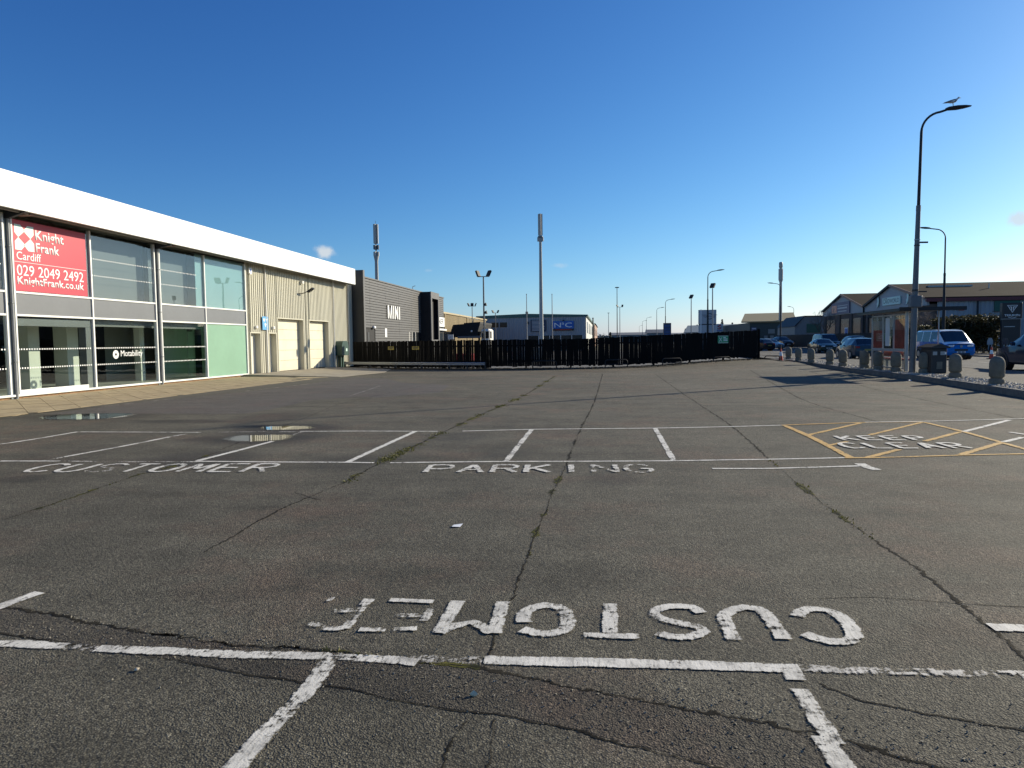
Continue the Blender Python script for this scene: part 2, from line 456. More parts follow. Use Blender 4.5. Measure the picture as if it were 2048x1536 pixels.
plain('wall_dkgreen', (0.022, 0.042, 0.045), 0.6, var=0.2)
plain('wall_grey', (0.16, 0.19, 0.20), 0.6, var=0.1)
plain('window_green', (0.01, 0.09, 0.065), 0.5)
plain('rubber', (0.015, 0.015, 0.016), 0.85, var=0.2)
plain('alloy', (0.30, 0.31, 0.32), 0.35, metal=0.8)
plain('car_glass', (0.012, 0.016, 0.02), 0.03, spec=0.9, var=0.1)
plain('head_lamp', (0.70, 0.72, 0.74), 0.12, spec=0.9)
plain('tail_lamp', (0.30, 0.01, 0.012), 0.2)
plain('plate_white', (0.70, 0.70, 0.68), 0.5)
plain('plate_yellow', (0.30, 0.24, 0.05), 0.5)
plain('trim_black', (0.018, 0.018, 0.02), 0.5)
def carpaint(name, c): plain(name, c, 0.14, metal=0.0, var=0.04, spec=0.25, coat=0.12)
carpaint('paint_blue', (0.012, 0.17, 0.48)); carpaint('paint_white', (0.76, 0.79, 0.80)); carpaint('paint_navy', (0.018, 0.04, 0.075))
carpaint('paint_green', (0.02, 0.04, 0.032)); carpaint('paint_slate', (0.04, 0.065, 0.085)); carpaint('paint_dark', (0.02, 0.022, 0.026)); carpaint('paint_teal', (0.012, 0.04, 0.06)); carpaint('paint_silver', (0.3, 0.31, 0.32))
plain('cone_orange', (0.62, 0.07, 0.03), 0.6, var=0.15)
plain('gull_white', (0.72, 0.72, 0.70), 0.8); plain('gull_grey', (0.16, 0.17, 0.19), 0.8); plain('beak', (0.55, 0.33, 0.04), 0.6)
plain('poster_red', (0.42, 0.06, 0.03), 0.5, var=0.6, scale=2.2)
plain('poster_white', (0.52, 0.56, 0.56), 0.5, var=0.05)
plain('bench_red', (0.32, 0.05, 0.03), 0.5)
plain('roof_green', (0.012, 0.022, 0.016), 0.5, var=0.2)
plain('bark', (0.11, 0.085, 0.065), 0.9, var=0.3, scale=6)
plain('twig', (0.20, 0.155, 0.125), 0.9, var=0.3, scale=3)
plain('paper', (0.78, 0.80, 0.82), 0.7, var=0.03)
plain('pale_stone', (0.75, 0.62, 0.42), 0.8, var=0.1, scale=40)
leafmat('leaf_hedge', (0.022, 0.026, 0.010), (0.075, 0.070, 0.028))
leafmat('leaf_conifer', (0.022, 0.032, 0.026), (0.05, 0.065, 0.05), 0.1)
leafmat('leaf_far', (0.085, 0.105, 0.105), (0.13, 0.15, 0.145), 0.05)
leafmat('moss_tuft', (0.045, 0.05, 0.016), (0.15, 0.145, 0.035), 0.2)
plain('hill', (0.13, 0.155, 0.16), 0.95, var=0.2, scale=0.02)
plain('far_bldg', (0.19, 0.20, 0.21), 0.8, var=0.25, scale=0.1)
paint('paint_good', (0.78, 0.75, 0.66), 0.60)
paint('paint_mid', (0.76, 0.73, 0.64), 0.665)
paint('paint_worn', (0.64, 0.61, 0.54), 0.755, edge=0.25)
paint('paint_worn2', (0.74, 0.71, 0.62), 0.71, edge=0.5, chip=14)
paint('paint_faint', (0.42, 0.39, 0.30), 0.80, edge=0.2)
paint('paint_yel', (0.66, 0.40, 0.10), 0.62)
crackmat('crack_dark', (0.012, 0.011, 0.009), (0.034, 0.030, 0.022), 0.075, False)
crackmat('crack_moss', (0.03, 0.033, 0.014), (0.13, 0.125, 0.03), 0.18, True)
glass('glass_clear', (0.93, 0.965, 0.945), 1.0)
glass('glass_upper', (0.90, 0.94, 0.945), 1.2)
glass('glass_shelter', (0.92, 0.94, 0.93), 0.9)
m, n, l, out = nt('water')
pw = n.new("ShaderNodeBsdfPrincipled")
pw.inputs['Base Color'].default_value = (0.012, 0.012, 0.011, 1)
pw.inputs['Roughness'].default_value = 0.02
pw.inputs['Specular IOR Level'].default_value = 0.5
# the film of water thins out towards its rim (UV v runs from rim to centre)
uvw = n.new("ShaderNodeUVMap"); sxw = n.new("ShaderNodeSeparateXYZ"); l.new(uvw.outputs[0], sxw.inputs[0])
gw = n.new("ShaderNodeNewGeometry"); nw = noise_n(n, l, 6, 6, 0.7, gw.outputs['Position'])
mw = n.new("ShaderNodeMapRange"); mw.interpolation_type = 'SMOOTHSTEP'
l.new(math_n(n, l, 'MULTIPLY_ADD', math_n(n, l, 'SUBTRACT', nw.outputs[0], 0.5), 0.55, sxw.outputs[1]), mw.inputs[0])
mw.inputs[1].default_value = 0.06; mw.inputs[2].default_value = 0.36
tw = n.new("ShaderNodeBsdfTransparent"); xw = n.new("ShaderNodeMixShader")
l.new(mw.outputs[0], xw.inputs[0]); l.new(tw.outputs[0], xw.inputs[1]); l.new(pw.outputs[0], xw.inputs[2])
l.new(xw.outputs[0], out.inputs[0])

# ------------------------------------------------------------------ mesh helpers
class MB:
    def __init__(s):
        s.v = []; s.f = []; s.uv = {}
    def box(s, x0, x1, y0, y1, z0, z1):
        b = len(s.v)
        s.v += [(x0, y0, z0), (x1, y0, z0), (x1, y1, z0), (x0, y1, z0), (x0, y0, z1), (x1, y0, z1), (x1, y1, z1), (x0, y1, z1)]
        for q in ((0, 3, 2, 1), (4, 5, 6, 7), (0, 1, 5, 4), (1, 2, 6, 5), (2, 3, 7, 6), (3, 0, 4, 7)):
            s.f.append(tuple(b + i for i in q))
        return s
    def cbox(s, c, d, M=None):
        b = len(s.v)
        s.box(-d[0] / 2, d[0] / 2, -d[1] / 2, d[1] / 2, -d[2] / 2, d[2] / 2)
        for i in range(b, len(s.v)):
            p = Vector(s.v[i])
            if M is not None: p = M @ p
            s.v[i] = (p.x + c[0], p.y + c[1], p.z + c[2])
        return s
    def bbox(s, x0, x1, y0, y1, z0, z1, e=0.01):
        """box with all edges chamfered a little"""
        bm = bmesh.new()
        bmesh.ops.create_cube(bm, size=1)
        for v in bm.verts:
            v.co = ((x0 + x1) / 2 + v.co.x * (x1 - x0), (y0 + y1) / 2 + v.co.y * (y1 - y0), (z0 + z1) / 2 + v.co.z * (z1 - z0))
        bmesh.ops.bevel(bm, geom=list(bm.edges), offset=e, segments=1, affect='EDGES')
        bm.verts.index_update()
        b = len(s.v)
        s.v += [tuple(v.co) for v in bm.verts]
        s.f += [tuple(b + v.index for v in f.verts) for f in bm.faces]
        bm.free()
        return s
    def poly(s, pts):
        b = len(s.v); s.v += [tuple(p) for p in pts]; s.f.append(tuple(range(b, b + len(pts)))); return s
    def tube(s, pts, rad, n=10, cap=True):
        pts = [Vector(p) for p in pts]
        if not isinstance(rad, (list, tuple)): rad = [rad] * len(pts)
        rings = []
        up = None
        for i, p in enumerate(pts):
            t = (pts[min(i + 1, len(pts) - 1)] - pts[max(i - 1, 0)])
            if t.length < 1e-9: t = Vector((0, 0, 1))
            t.normalize()
            if up is None:
                up = Vector((1, 0, 0)) if abs(t.x) < 0.9 else Vector((0, 1, 0))
            a = (up - t * up.dot(t)).normalized(); up = a
            bb = t.cross(a)
            b0 = len(s.v)
            for k in range(n):
                g = 2 * math.pi * k / n
                q = p + (a * math.cos(g) + bb * math.sin(g)) * rad[i]
                s.v.append(tuple(q))
            rings.append(b0)
        for r0, r1 in zip(rings, rings[1:]):
            for k in range(n):
                s.f.append((r0 + k, r0 + (k + 1) % n, r1 + (k + 1) % n, r1 + k))
        if cap:
            s.f.append(tuple(rings[0] + k for k in reversed(range(n))))
            s.f.append(tuple(rings[-1] + k for k in range(n)))
        return s
    def prism(s, pts2, M, depth):
        """2-D outline in the plane of M (local x, y), extruded along local z"""
        k = len(pts2); b = len(s.v)
        for z in (0, depth):
            for (x, y) in pts2:
                s.v.append(tuple(M @ Vector((x, y, z))))
        s.f.append(tuple(b + i for i in reversed(range(k))))
        s.f.append(tuple(b + k + i for i in range(k)))
        for i in range(k):
            j = (i + 1) % k
            s.f.append((b + i, b + j, b + k + j, b + k + i))
        return s
    def ribbon(s, pts, w, z):
        """flat strip along a path, UV v across it"""
        pts = [Vector((p[0], p[1], 0)) for p in pts]
        b = len(s.v); acc = 0.0
        for i, p in enumerate(pts):
            t = (pts[min(i + 1, len(pts) - 1)] - pts[max(i - 1, 0)]).normalized()
            nrm = Vector((-t.y, t.x, 0))
            if i: acc += (p - pts[i - 1]).length
            for sd, vv in ((-1, 0.0), (1, 1.0)):
                q = p + nrm * sd * w / 2
                s.uv[len(s.v)] = (acc, vv)
                s.v.append((q.x, q.y, z))
        for i in range(len(pts) - 1):
            s.f.append((b + 2 * i, b + 2 * i + 2, b + 2 * i + 3, b + 2 * i + 1))
        return s
    def mesh(s, name):
        me = bpy.data.meshes.new(name)
        me.from_pydata(s.v, [], s.f)
        if s.uv:
            ul = me.uv_layers.new(name="UVMap")
            for lp in me.loops:
                ul.data[lp.index].uv = s.uv.get(lp.vertex_index, (0, 0.5))
        me.update()
        return me

def fixn(me):
    bm = bmesh.new(); bm.from_mesh(me)
    bmesh.ops.recalc_face_normals(bm, faces=bm.faces)
    bm.to_mesh(me); bm.free()

def tag(o, label=None, cat=None, group=None, kind=None):
    if label: o['label'] = label
    if cat: o['category'] = cat
    if group: o['group'] = group
    if kind: o['kind'] = kind
    return o

def thing(name, label, cat, loc=(0, 0, 0), rz=0.0, group=None):
    o = bpy.data.objects.new(name, None)
    o.empty_display_size = 0.2
    COL.objects.link(o)
    o.location = loc
    o.rotation_euler = (0, 0, rz)
    return tag(o, label, cat, group)

WORLD_OF = {}
def wloc(o):
    v = Vector((0, 0, 0))
    while o is not None:
        v = v + Vector(o.location); o = o.parent
    return v

def part(name, mb, mat, parent=None, local=False, smooth=None, recalc=True, kind=None, label=None):
    """one mesh object; geometry given in world metres unless local"""
    me = mb if isinstance(mb, bpy.types.Mesh) else mb.mesh(name)
    if recalc and me.users == 0: fixn(me)
    if parent is not None and not local:
        me.transform(Matrix.Translation(-wloc(parent)))
    if len(me.materials) == 0 and mat: me.materials.append(MATS[mat])
    if smooth is not None:
        me.polygons.foreach_set("use_smooth", [True] * len(me.polygons))
        me.set_sharp_from_angle(angle=R(smooth))
    o = bpy.data.objects.new(name, me)
    COL.objects.link(o)
    o.parent = parent
    if kind: o['kind'] = kind
    if label: o['label'] = label
    return o

def rebase(o):
    """move a single-mesh thing's origin to its base"""
    me = o.data
    xs = [v.co for v in me.vertices]
    c = Vector(((min(v.x for v in xs) + max(v.x for v in xs)) / 2, (min(v.y for v in xs) + max(v.y for v in xs)) / 2, min(v.z for v in xs)))
    me.transform(Matrix.Translation(-c)); o.location = Vector(o.location) + c
    return o

def copy_tree(o, parent=None, rename=None):
    c = o.copy(); COL.objects.link(c); c.parent = parent
    for ch in o.children:
        copy_tree(ch, c)
    return c

FACE = {'+x': Matrix(((0, 0, 1, 0), (1, 0, 0, 0), (0, 1, 0, 0), (0, 0, 0, 1))),
        '-y': Matrix(((1, 0, 0, 0), (0, 0, -1, 0), (0, 1, 0, 0), (0, 0, 0, 1))),
        '-x': Matrix(((0, 0, -1, 0), (-1, 0, 0, 0), (0, 1, 0, 0), (0, 0, 0, 1))),
        'up': Matrix.Identity(4)}

def text_mesh(body, w, h, depth=0.004, bold=0.0):
    cu = bpy.data.curves.new("lettering", 'FONT')
    cu.body = body; cu.size = 1.0; cu.offset = bold; cu.resolution_u = 3
    ob = bpy.data.objects.new("lettering", cu)
    COL.objects.link(ob)
    me = bpy.data.meshes.new_from_object(ob)
    COL.objects.unlink(ob); bpy.data.objects.remove(ob); bpy.data.curves.remove(cu)
    xs = [v.co.x for v in me.vertices]; ys = [v.co.y for v in me.vertices]
    x0, x1, y0, y1 = min(xs), max(xs), min(ys), max(ys)
    sx, sy = w / (x1 - x0), h / (y1 - y0)
    me.transform(Matrix.Diagonal((sx, sy, 1, 1)) @ Matrix.Translation((-x0, -y0, 0)))
    bm = bmesh.new(); bm.from_mesh(me)
    if depth:
        r = bmesh.ops.extrude_face_region(bm, geom=bm.faces[:])
        bmesh.ops.translate(bm, verts=[g for g in r['geom'] if isinstance(g, bmesh.types.BMVert)], vec=(0, 0, depth))
        bmesh.ops.recalc_face_normals(bm, faces=bm.faces)
    bm.to_mesh(me); bm.free()
    return me

def lettering(body, w, h, at, face, mat, parent, depth=0.004, bold=0.0, name='lettering', local=False):
    """text whose lower-left corner stands at `at`"""
    me = text_mesh(body, w, h, depth, bold)
    me.transform(Matrix.Translation(at) @ FACE[face])
    return part(name, me, mat, parent, recalc=False, local=local)

def flat(face, at, pts, depth=0.004):
    return MB().prism(pts, Matrix.Translation(at) @ FACE[face], depth)

def rect(w, h, x=0.0, y=0.0): return [(x, y), (x + w, y), (x + w, y + h), (x, y + h)]

def smooth_path(pts, step=0.25, jit=0.0):
    """Catmull-Rom resample in 2-D"""
    P = [Vector((p[0], p[1])) for p in pts]
    if len(P) == 2:
        n = max(1, int((P[1] - P[0]).length / step)); o = [P[0].lerp(P[1], i / n) for i in range(n + 1)]
    else:
        P = [P[0] * 2 - P[1]] + P + [P[-1] * 2 - P[-2]]
        o = []
        for i in range(1, len(P) - 2):
            a, b, c, d = P[i - 1], P[i], P[i + 1], P[i + 2]
            n = max(1, int((c - b).length / step))
            for k in range(n):
                t = k / n
                o.append(0.5 * ((2 * b) + (c - a) * t + (2 * a - 5 * b + 4 * c - d) * t * t + (3 * b - a - 3 * c + d) * t ** 3))
        o.append(P[-2])
    if jit:
        o = [q + Vector((U(-jit, jit), U(-jit, jit))) for q in o]
    return [(q.x, q.y) for q in o]

def clip_poly(poly, region):
    out = poly
    n = len(region)
    for i in range(n):
        a, b = region[i], region[(i + 1) % n]
        def side(p): return (b[0] - a[0]) * (p[1] - a[1]) - (b[1] - a[1]) * (p[0] - a[0])
        src, out = out, []
        for j in range(len(src)):
            p, q = src[j], src[(j + 1) % len(src)]
            sp, sq = side(p), side(q)
            if sp >= 0: out.append(p)
            if sp * sq < 0:
                t = sp / (sp - sq); out.append((p[0] + (q[0] - p[0]) * t, p[1] + (q[1] - p[1]) * t))
        if len(out) < 3: return []
    return out

# ---- measured marks on the car park, in metres
LINES = [(0.085,'mid',[(-10.215,12.585),(-8.734,12.587),(-7.694,12.578)]),(0.085,'worn',[(-7.694,12.578),(-6.735,12.679),(-5.746,12.706)]),(0.085,'good',[(-5.779,12.78),(-4.472,12.851),(-3.12,12.85)]),(0.085,'good',[(-2.656,12.899),(-1.975,13.064),(-1.396,13.191),(-0.121,13.335),(0.899,13.435),(2.113,13.654),(3.356,13.955)]),(0.085,'good',[(7.578,15.024),(8.135,15.084)]),(0.08,'good',[(-8.825,9.257),(-8.359,9.282),(-7.896,9.306)]),(0.08,'worn',[(-7.896,9.306),(-6.972,9.291)]),(0.08,'worn',[(-6.972,9.291),(-5.741,9.356)]),(0.08,'good',[(-5.84,9.393),(-4.56,9.398),(-3.618,9.428),(-3.193,9.41)]),(0.08,'good',[(-2.968,9.422),(-2.145,9.527),(-1.389,9.608),(-0.226,9.69),(0.922,9.791),(1.531,9.884),(2.208,9.98),(2.754,10.07),(3.308,10.181)]),(0.11,'mid',[(-10.426,10.656),(-10.292,11.454),(-10.267,12.584)]),(0.11,'mid',[(-8.123,9.676),(-7.966,10.814),(-7.889,11.933)]),(0.11,'worn',[(-7.889,11.933),(-7.795,12.576)]),(0.11,'worn',[(-8.145,9.315),(-8.123,9.676)]),(0.11,'good',[(-5.828,9.436),(-5.743,10.323),(-5.67,11.433)]),(0.11,'worn',[(-5.667,12.006),(-5.697,12.707)]),(0.11,'good',[(-3.582,9.43),(-3.571,10.833),(-3.539,12.876)]),(0.11,'mid',[(-1.378,9.629),(-1.385,11.031),(-1.392,13.154)]),(0.11,'mid',[(0.907,9.77),(0.902,11.394),(0.899,13.435)]),(0.08,'good',[(1.333,9.223),(2.014,9.262),(2.653,9.393),(3.247,9.523)]),(0.17,'mid',[(3.265,9.697),(3.281,9.417),(3.325,9.233)]),(0.11,'mid',[(-3.554,3.463),(-3.252,3.474),(-2.972,3.469)]),(0.11,'worn',[(-2.972,3.469),(-2.757,3.465)]),(0.11,'mid',[(-2.771,3.464),(-2.374,3.466),(-1.97,3.465),(-1.619,3.494)]),(0.11,'mid',[(-1.617,3.489),(-1.345,3.499),(-1.097,3.489),(-0.974,3.478)]),(0.11,'worn',[(-1.026,3.519),(-0.813,3.524),(-0.644,3.535)]),(0.115,'good',[(-0.636,3.536),(-0.039,3.569),(0.462,3.592),(0.95,3.604)]),(0.1,'worn',[(0.953,3.615),(1.189,3.613),(1.425,3.621),(2.142,3.654)]),(0.12,'mid',[(-1.446,3.476),(-1.423,3.246),(-1.42,3.049),(-1.443,2.798),(-1.445,2.503)]),(0.12,'mid',[(0.897,3.582),(0.899,3.478)]),(0.12,'worn2',[(0.894,3.388),(0.902,3.103),(0.916,2.933)]),(0.12,'mid',[(0.884,2.984),(0.888,2.793),(0.889,2.683)]),(0.12,'good',[(-3.864,3.844),(-3.839,4.041),(-3.796,4.239)]),(0.09,'worn',[(-3.951,3.97),(-3.802,4.001)]),(0.12,'good',[(2.144,4.239),(2.247,4.242),(2.431,4.246)]),(0.07,'worn',[(-13.873,17.985),(-13.488,20.612)]),(0.07,'worn',[(-12.934,23.395),(-12.275,28.261)]),(0.05,'worn',[(-8.064,21.602),(-8.727,26.659)]),(0.06,'faint',[(6.103,21.383),(9.801,23.462)]),(0.06,'faint',[(6.481,17.907),(10.759,19.977)]),(0.06,'faint',[(7.207,16.042),(9.296,17.249)])]
YELLOW = [(0.09,'yel',[(3.297,13.946),(4.855,14.381),(6.045,14.51)]),(0.13,'yel',[(3.33,13.894),(3.366,12.522),(3.346,11.314),(3.307,10.154)]),(0.09,'yel',[(3.226,10.136),(3.866,10.224),(4.879,10.456),(5.807,10.616)]),(0.1,'yel',[(3.393,12.523),(4.827,14.297)]),(0.1,'yel',[(3.365,11.315),(3.771,11.742)]),(0.1,'yel',[(4.386,12.553),(6.033,14.482)]),(0.11,'yel',[(3.545,10.194),(4.237,10.938)]),(0.11,'yel',[(4.956,11.823),(5.999,12.989)]),(0.11,'yel',[(6.033,14.482),(6.073,13.036),(6.012,11.682),(5.981,10.938)]),(0.12,'yel',[(4.86,10.484),(5.977,11.681)]),(0.11,'good',[(6.087,13.036),(7.747,14.844)]),(0.11,'good',[(6.071,11.773),(6.633,12.32)]),(0.1,'good',[(6.784,12.989),(6.872,12.671)]),(0.08,'good',[(4.965,14.438),(6.08,14.595),(8.247,15.113)])]
LETTERS = [('C',0.11,[[(1.115,4.293),(1.144,4.36),(1.216,4.426),(1.299,4.424),(1.367,4.317),(1.367,4.15),(1.349,4.035),(1.28,3.952),(1.194,3.951),(1.138,3.981),(1.084,4.041)]]),('U',0.11,[[(0.688,3.919),(0.682,4.111),(0.687,4.251),(0.754,4.365),(0.836,4.413),(0.911,4.393),(0.939,4.323),(0.951,4.138),(0.958,3.954)]]),('S',0.1,[[(0.56,4.293),(0.51,4.382),(0.385,4.383),(0.285,4.299),(0.308,4.191),(0.432,4.111),(0.521,4.081),(0.536,4.015),(0.446,3.93),(0.345,3.928),(0.275,3.969)]]),('T',0.11,[[(0.017,4.392),(0.014,3.885)]]),('T2',0.09,[[(-0.133,3.898),(0.173,3.911)]]),('O',0.115,[[(-0.485,4.045),(-0.499,4.175),(-0.462,4.272),(-0.385,4.332),(-0.3,4.303),(-0.247,4.212),(-0.228,4.047),(-0.258,3.937),(-0.33,3.893),(-0.411,3.906),(-0.486,3.943)]]),('M',0.11,[[(-0.943,4.348),(-0.948,3.846)],[(-0.951,3.859),(-0.874,3.965),(-0.788,4.026),(-0.644,3.883)],[(-0.655,4.359),(-0.638,3.873)]]),('E',0.085,[[(-1.385,4.325),(-1.254,4.318),(-1.096,4.317)],[(-1.283,4.074),(-1.079,4.094)],[(-1.419,3.85),(-1.264,3.861)],[(-1.22,3.869),(-1.09,3.898)],[(-1.085,4.194),(-1.082,4.009)]]),('R',0.1,[[(-1.521,4.326),(-1.523,4.113),(-1.507,3.848)],[(-1.509,3.852),(-1.613,3.842),(-1.747,3.908)],[(-1.533,4.143),(-1.668,4.099)],[(-1.792,4.294),(-1.753,4.292)]])]
TEXTS = [('CUSTOMER',(-7.745,8.442,-4.436,8.639,0.589)),('PARKING',(-2.294,8.731,0.564,8.902,0.523)),('KEEP',(3.786,11.896,5.109,11.943,0.482)),('CLEAR',(3.576,11.011,5.319,11.087,0.533))]
CRACKS = [(0.1,'m',[(-5.77,6.014),(-5.832,6.915),(-5.98,8.185),(-5.919,8.981),(-5.986,10.312)]),(0.05,'d',[(-6.072,10.461),(-6.389,12.397),(-6.659,14.744),(-7.281,18.718),(-7.203,21.981),(-7.017,27.788)]),(0.06,'d',[(-3.189,5.217),(-3.244,6.652),(-3.097,8.052)]),(0.21,'m',[(-3.097,8.052),(-3.107,8.988),(-3.033,11.59),(-2.967,13.231)]),(0.21,'m',[(-2.967,13.231),(-2.844,15.81),(-2.494,21.769),(-2.409,33.635)]),(0.06,'d',[(-0.598,4.504),(-0.611,4.796),(-0.606,5.509)]),(0.1,'m',[(-0.612,5.376),(-0.591,6.461),(-0.589,7.662),(-0.54,9.208)]),(0.1,'d',[(-0.54,9.208),(-0.487,13.139),(-0.313,19.839),(-0.18,35.318)]),(0.05,'d',[(-0.598,4.504),(-0.612,4.369),(-0.624,3.866),(-0.626,3.537)]),(0.09,'d',[(2.067,3.56),(2.131,3.89),(2.155,4.432),(2.18,5.158),(2.161,6.028)]),(0.08,'m',[(2.161,6.028),(2.134,7.268),(2.152,8.25),(2.199,9.939)]),(0.09,'d',[(2.199,9.939),(2.349,13.977),(2.321,21.553),(2.341,34.924)]),(0.1,'d',[(7.496,38.62),(5.77,24.705),(5.154,18.905),(5.231,14.439)]),(0.1,'d',[(10.209,39.381),(8.821,27.267),(8.234,21.287),(8.052,14.732)]),(0.1,'d',[(-3.997,4.017),(-3.296,3.86),(-2.804,3.733),(-2.011,3.592),(-1.542,3.576)]),(0.13,'d',[(-2.618,3.694),(-2.011,3.592),(-1.659,3.583)]),(0.07,'m',[(-1.542,3.576),(-1.304,3.539),(-0.963,3.485),(-0.644,3.461)]),(0.1,'d',[(-0.644,3.461),(-0.328,3.36),(-0.037,3.266),(0.406,3.154),(0.853,3.0),(1.078,2.915),(1.319,2.792)]),(0.06,'d',[(-3.615,3.623),(-3.017,3.524),(-2.589,3.438),(-2.094,3.34),(-1.493,3.213),(-1.221,3.166)]),(0.05,'d',[(-1.221,3.166),(-1.002,3.094),(-0.705,3.035),(-0.475,3.017),(-0.14,2.931),(0.048,2.856),(0.263,2.791),(0.497,2.701)]),(0.07,'d',[(-0.621,2.959),(-0.644,2.763),(-0.636,2.576)]),(0.04,'d',[(-0.49,2.973),(-0.475,2.745),(-0.466,2.595)]),(0.05,'d',[(1.008,3.474),(1.138,3.321),(1.371,3.215),(1.768,3.099)]),(0.022,'d',[(1.084,4.592),(1.679,4.667),(2.097,4.612),(2.598,4.594)]),(0.05,'d',[(-3.456,7.464),(-3.02,7.118)])]
PATCH = {'strip':[(-3.981,4.001),(-3.283,3.845),(-2.794,3.72),(-2.004,3.58),(-1.537,3.564),(-1.3,3.527),(-0.96,3.474),(-0.642,3.45),(-0.327,3.35),(-0.037,3.257),(0.405,3.145),(0.851,2.992),(1.075,2.908),(1.316,2.785),(0.497,2.701),(0.264,2.798),(0.048,2.864),(-0.14,2.939),(-0.476,3.025),(-0.707,3.044),(-1.004,3.103),(-1.225,3.175),(-1.497,3.222),(-2.101,3.351),(-2.597,3.45),(-3.027,3.536),(-3.628,3.637)],'patch':[(-13.835,15.899),(-11.85,16.143),(-9.394,16.025),(-8.622,16.144),(-8.537,17.7),(-8.663,20.089),(-7.839,20.995),(-7.443,23.82),(-7.296,26.544),(-10.341,32.364),(-12.69,34.066),(-12.275,28.261),(-12.625,23.872),(-13.488,20.612),(-13.931,18.062)],'patch2':[(-9.257,22.073),(-6.87,20.959),(-5.473,22.996),(-6.035,27.057),(-8.609,28.973),(-9.978,26.759)]}
PUDDLES = [((-12.273,15.438),(-13.4,15.319),(-12.878,16.205),(-11.682,14.688)),((-6.279,13.314),(-6.81,13.221),(-6.473,13.73),(-6.079,12.885)),((-6.114,11.859),(-6.711,11.773),(-6.389,12.397),(-5.877,11.395))]
STAINS = [((-6.165,9.419),1.0,0.55),((-6.2,7.76),0.25,0.2),((-9.888,14.708),1.0,0.5),((-1.196,3.097),0.25,0.06),((-8.1,13.612),0.9,0.7),((-0.859,2.703),0.0,0.0)]

# ================================================================== setting
def sheet(name, pts, z, mat, kind='structure', parent=None):
    o = part(name, MB().poly([(x, y, z) for x, y in pts]), mat, parent, recalc=False)
    if kind: o['kind'] = kind
    return o

KERB = smooth_path([(9.2, -14), (9.5, -4), (9.9, 6), (10.35, 14), (10.84, 20.1), (11.15, 23.2), (11.4, 26), (11.5, 29), (11.5, 33), (11.6, 37), (11.8, 40.4), (12.05, 45), (12.2, 50), (12.3, 55)], 0.91)
FENCE = [(-17.3, 47.2), (-13.2, 44.9), (-9.2, 43.2), (-6.0, 42.6), (-1.0, 42.9), (3.0, 44.6), (6.6, 46.7), (10.0, 49.0)]
def S01(t):
    t = max(0.0, min(1.0, t)); return t * t * (3 - 2 * t)
def lot_z(x, y):
    """the tarmac rises gently towards the fence end at the road"""
    return 0.26 * S01((y - 39.0) / 9.5) * S01((x - 0.5) / 7.0) * (1 - 0.55 * S01((x - 10.2) / 1.6))
GZ, FZ, RZ = 0.17, 0.19, 0.10          # gravel strip, footway and road levels

sheet('ground', [(-4000, -4000), (4000, -4000), (4000, 6000), (-4000, 6000)], -0.06, 'earth')
KERB_LOT = [k for k in KERB if k[1] < 49.6]
lot_pts = [(-40, -14)] + KERB_LOT + list(reversed([(-40, 47.5)] + FENCE))
bm = bmesh.new()
bm.faces.new([bm.verts.new((x, y, 0)) for x, y in lot_pts])
bmesh.ops.triangulate(bm, faces=bm.faces[:])
for i in range(28):      # cut into strips so that the rise can follow the surface
    bmesh.ops.bisect_plane(bm, geom=bm.verts[:] + bm.edges[:] + bm.faces[:], plane_co=(0, 38 + i * 0.5, 0), plane_no=(0, 1, 0))
    if i < 26: bmesh.ops.bisect_plane(bm, geom=bm.verts[:] + bm.edges[:] + bm.faces[:], plane_co=(-0.5 + i * 0.5, 0, 0), plane_no=(1, 0, 0))
for v in bm.verts: v.co.z = lot_z(v.co.x, v.co.y)
me = bpy.data.meshes.new('car_park'); bm.to_mesh(me); bm.free()
car_park = part('car_park', me, 'asphalt_lot', recalc=False); car_park['kind'] = 'structure'
sheet('yard', [(-17.5, 38), (12.4, 38), (12.4, 119), (-60, 119), (-60, 50.3), (-17.5, 50.3)], -0.012, 'asphalt_far')
sheet('forecourt', [(29.6, -60), (130, -60), (130, 260), (29.6, 260)], 0.17, 'asphalt_path')
sheet('road', [(16.4, -300), (27.0, -300), (27.0, 900), (16.4, 900)], RZ, 'asphalt_road')
sheet('verge', [(9.9, 49.1), (12.15, 49.5), (13.46, 54.9), (13.46, 900), (12.0, 900), (12.0, 53)], 0.17, 'asphalt_path')
# footway between the gravel strip and the road
fw_l = [(x + 1.15, y) for x, y in KERB]
sheet('footway', fw_l + [(16.25, 55), (16.25, -14)], FZ, 'asphalt_path')
sheet('footway', [(13.45, 55), (16.25, 55), (16.25, 900), (13.45, 900)], FZ, 'asphalt_path')
sheet('footway', [(27.15, -300), (29.6, -300), (29.6, 900), (27.15, 900)], FZ, 'asphalt_path')
for x0, x1 in ((16.25, 16.4), (27.0, 27.15)):
    o = part('kerb_edge', MB().box(x0, x1, -300, 900, -0.05, FZ + 0.012), 'kerb'); o['kind'] = 'structure'
# road lines
k = 0
for y in range(-4, 150, 9):
    part('centre_line', MB().ribbon([(21.7, y), (21.7, y + 4)], 0.12, RZ + 0.004), 'paint_good', bpy.data.objects['road'], recalc=False)
for x in (16.75, 16.95):
    part('edge_line', MB().ribbon([(x, -40), (x, 200)], 0.08, RZ + 0.004), 'paint_yel', bpy.data.objects['road'], recalc=False)
part('edge_line', MB().ribbon([(26.6, -40), (26.6, 200)], 0.09, RZ + 0.004), 'paint_good', bpy.data.objects['road'], recalc=False)

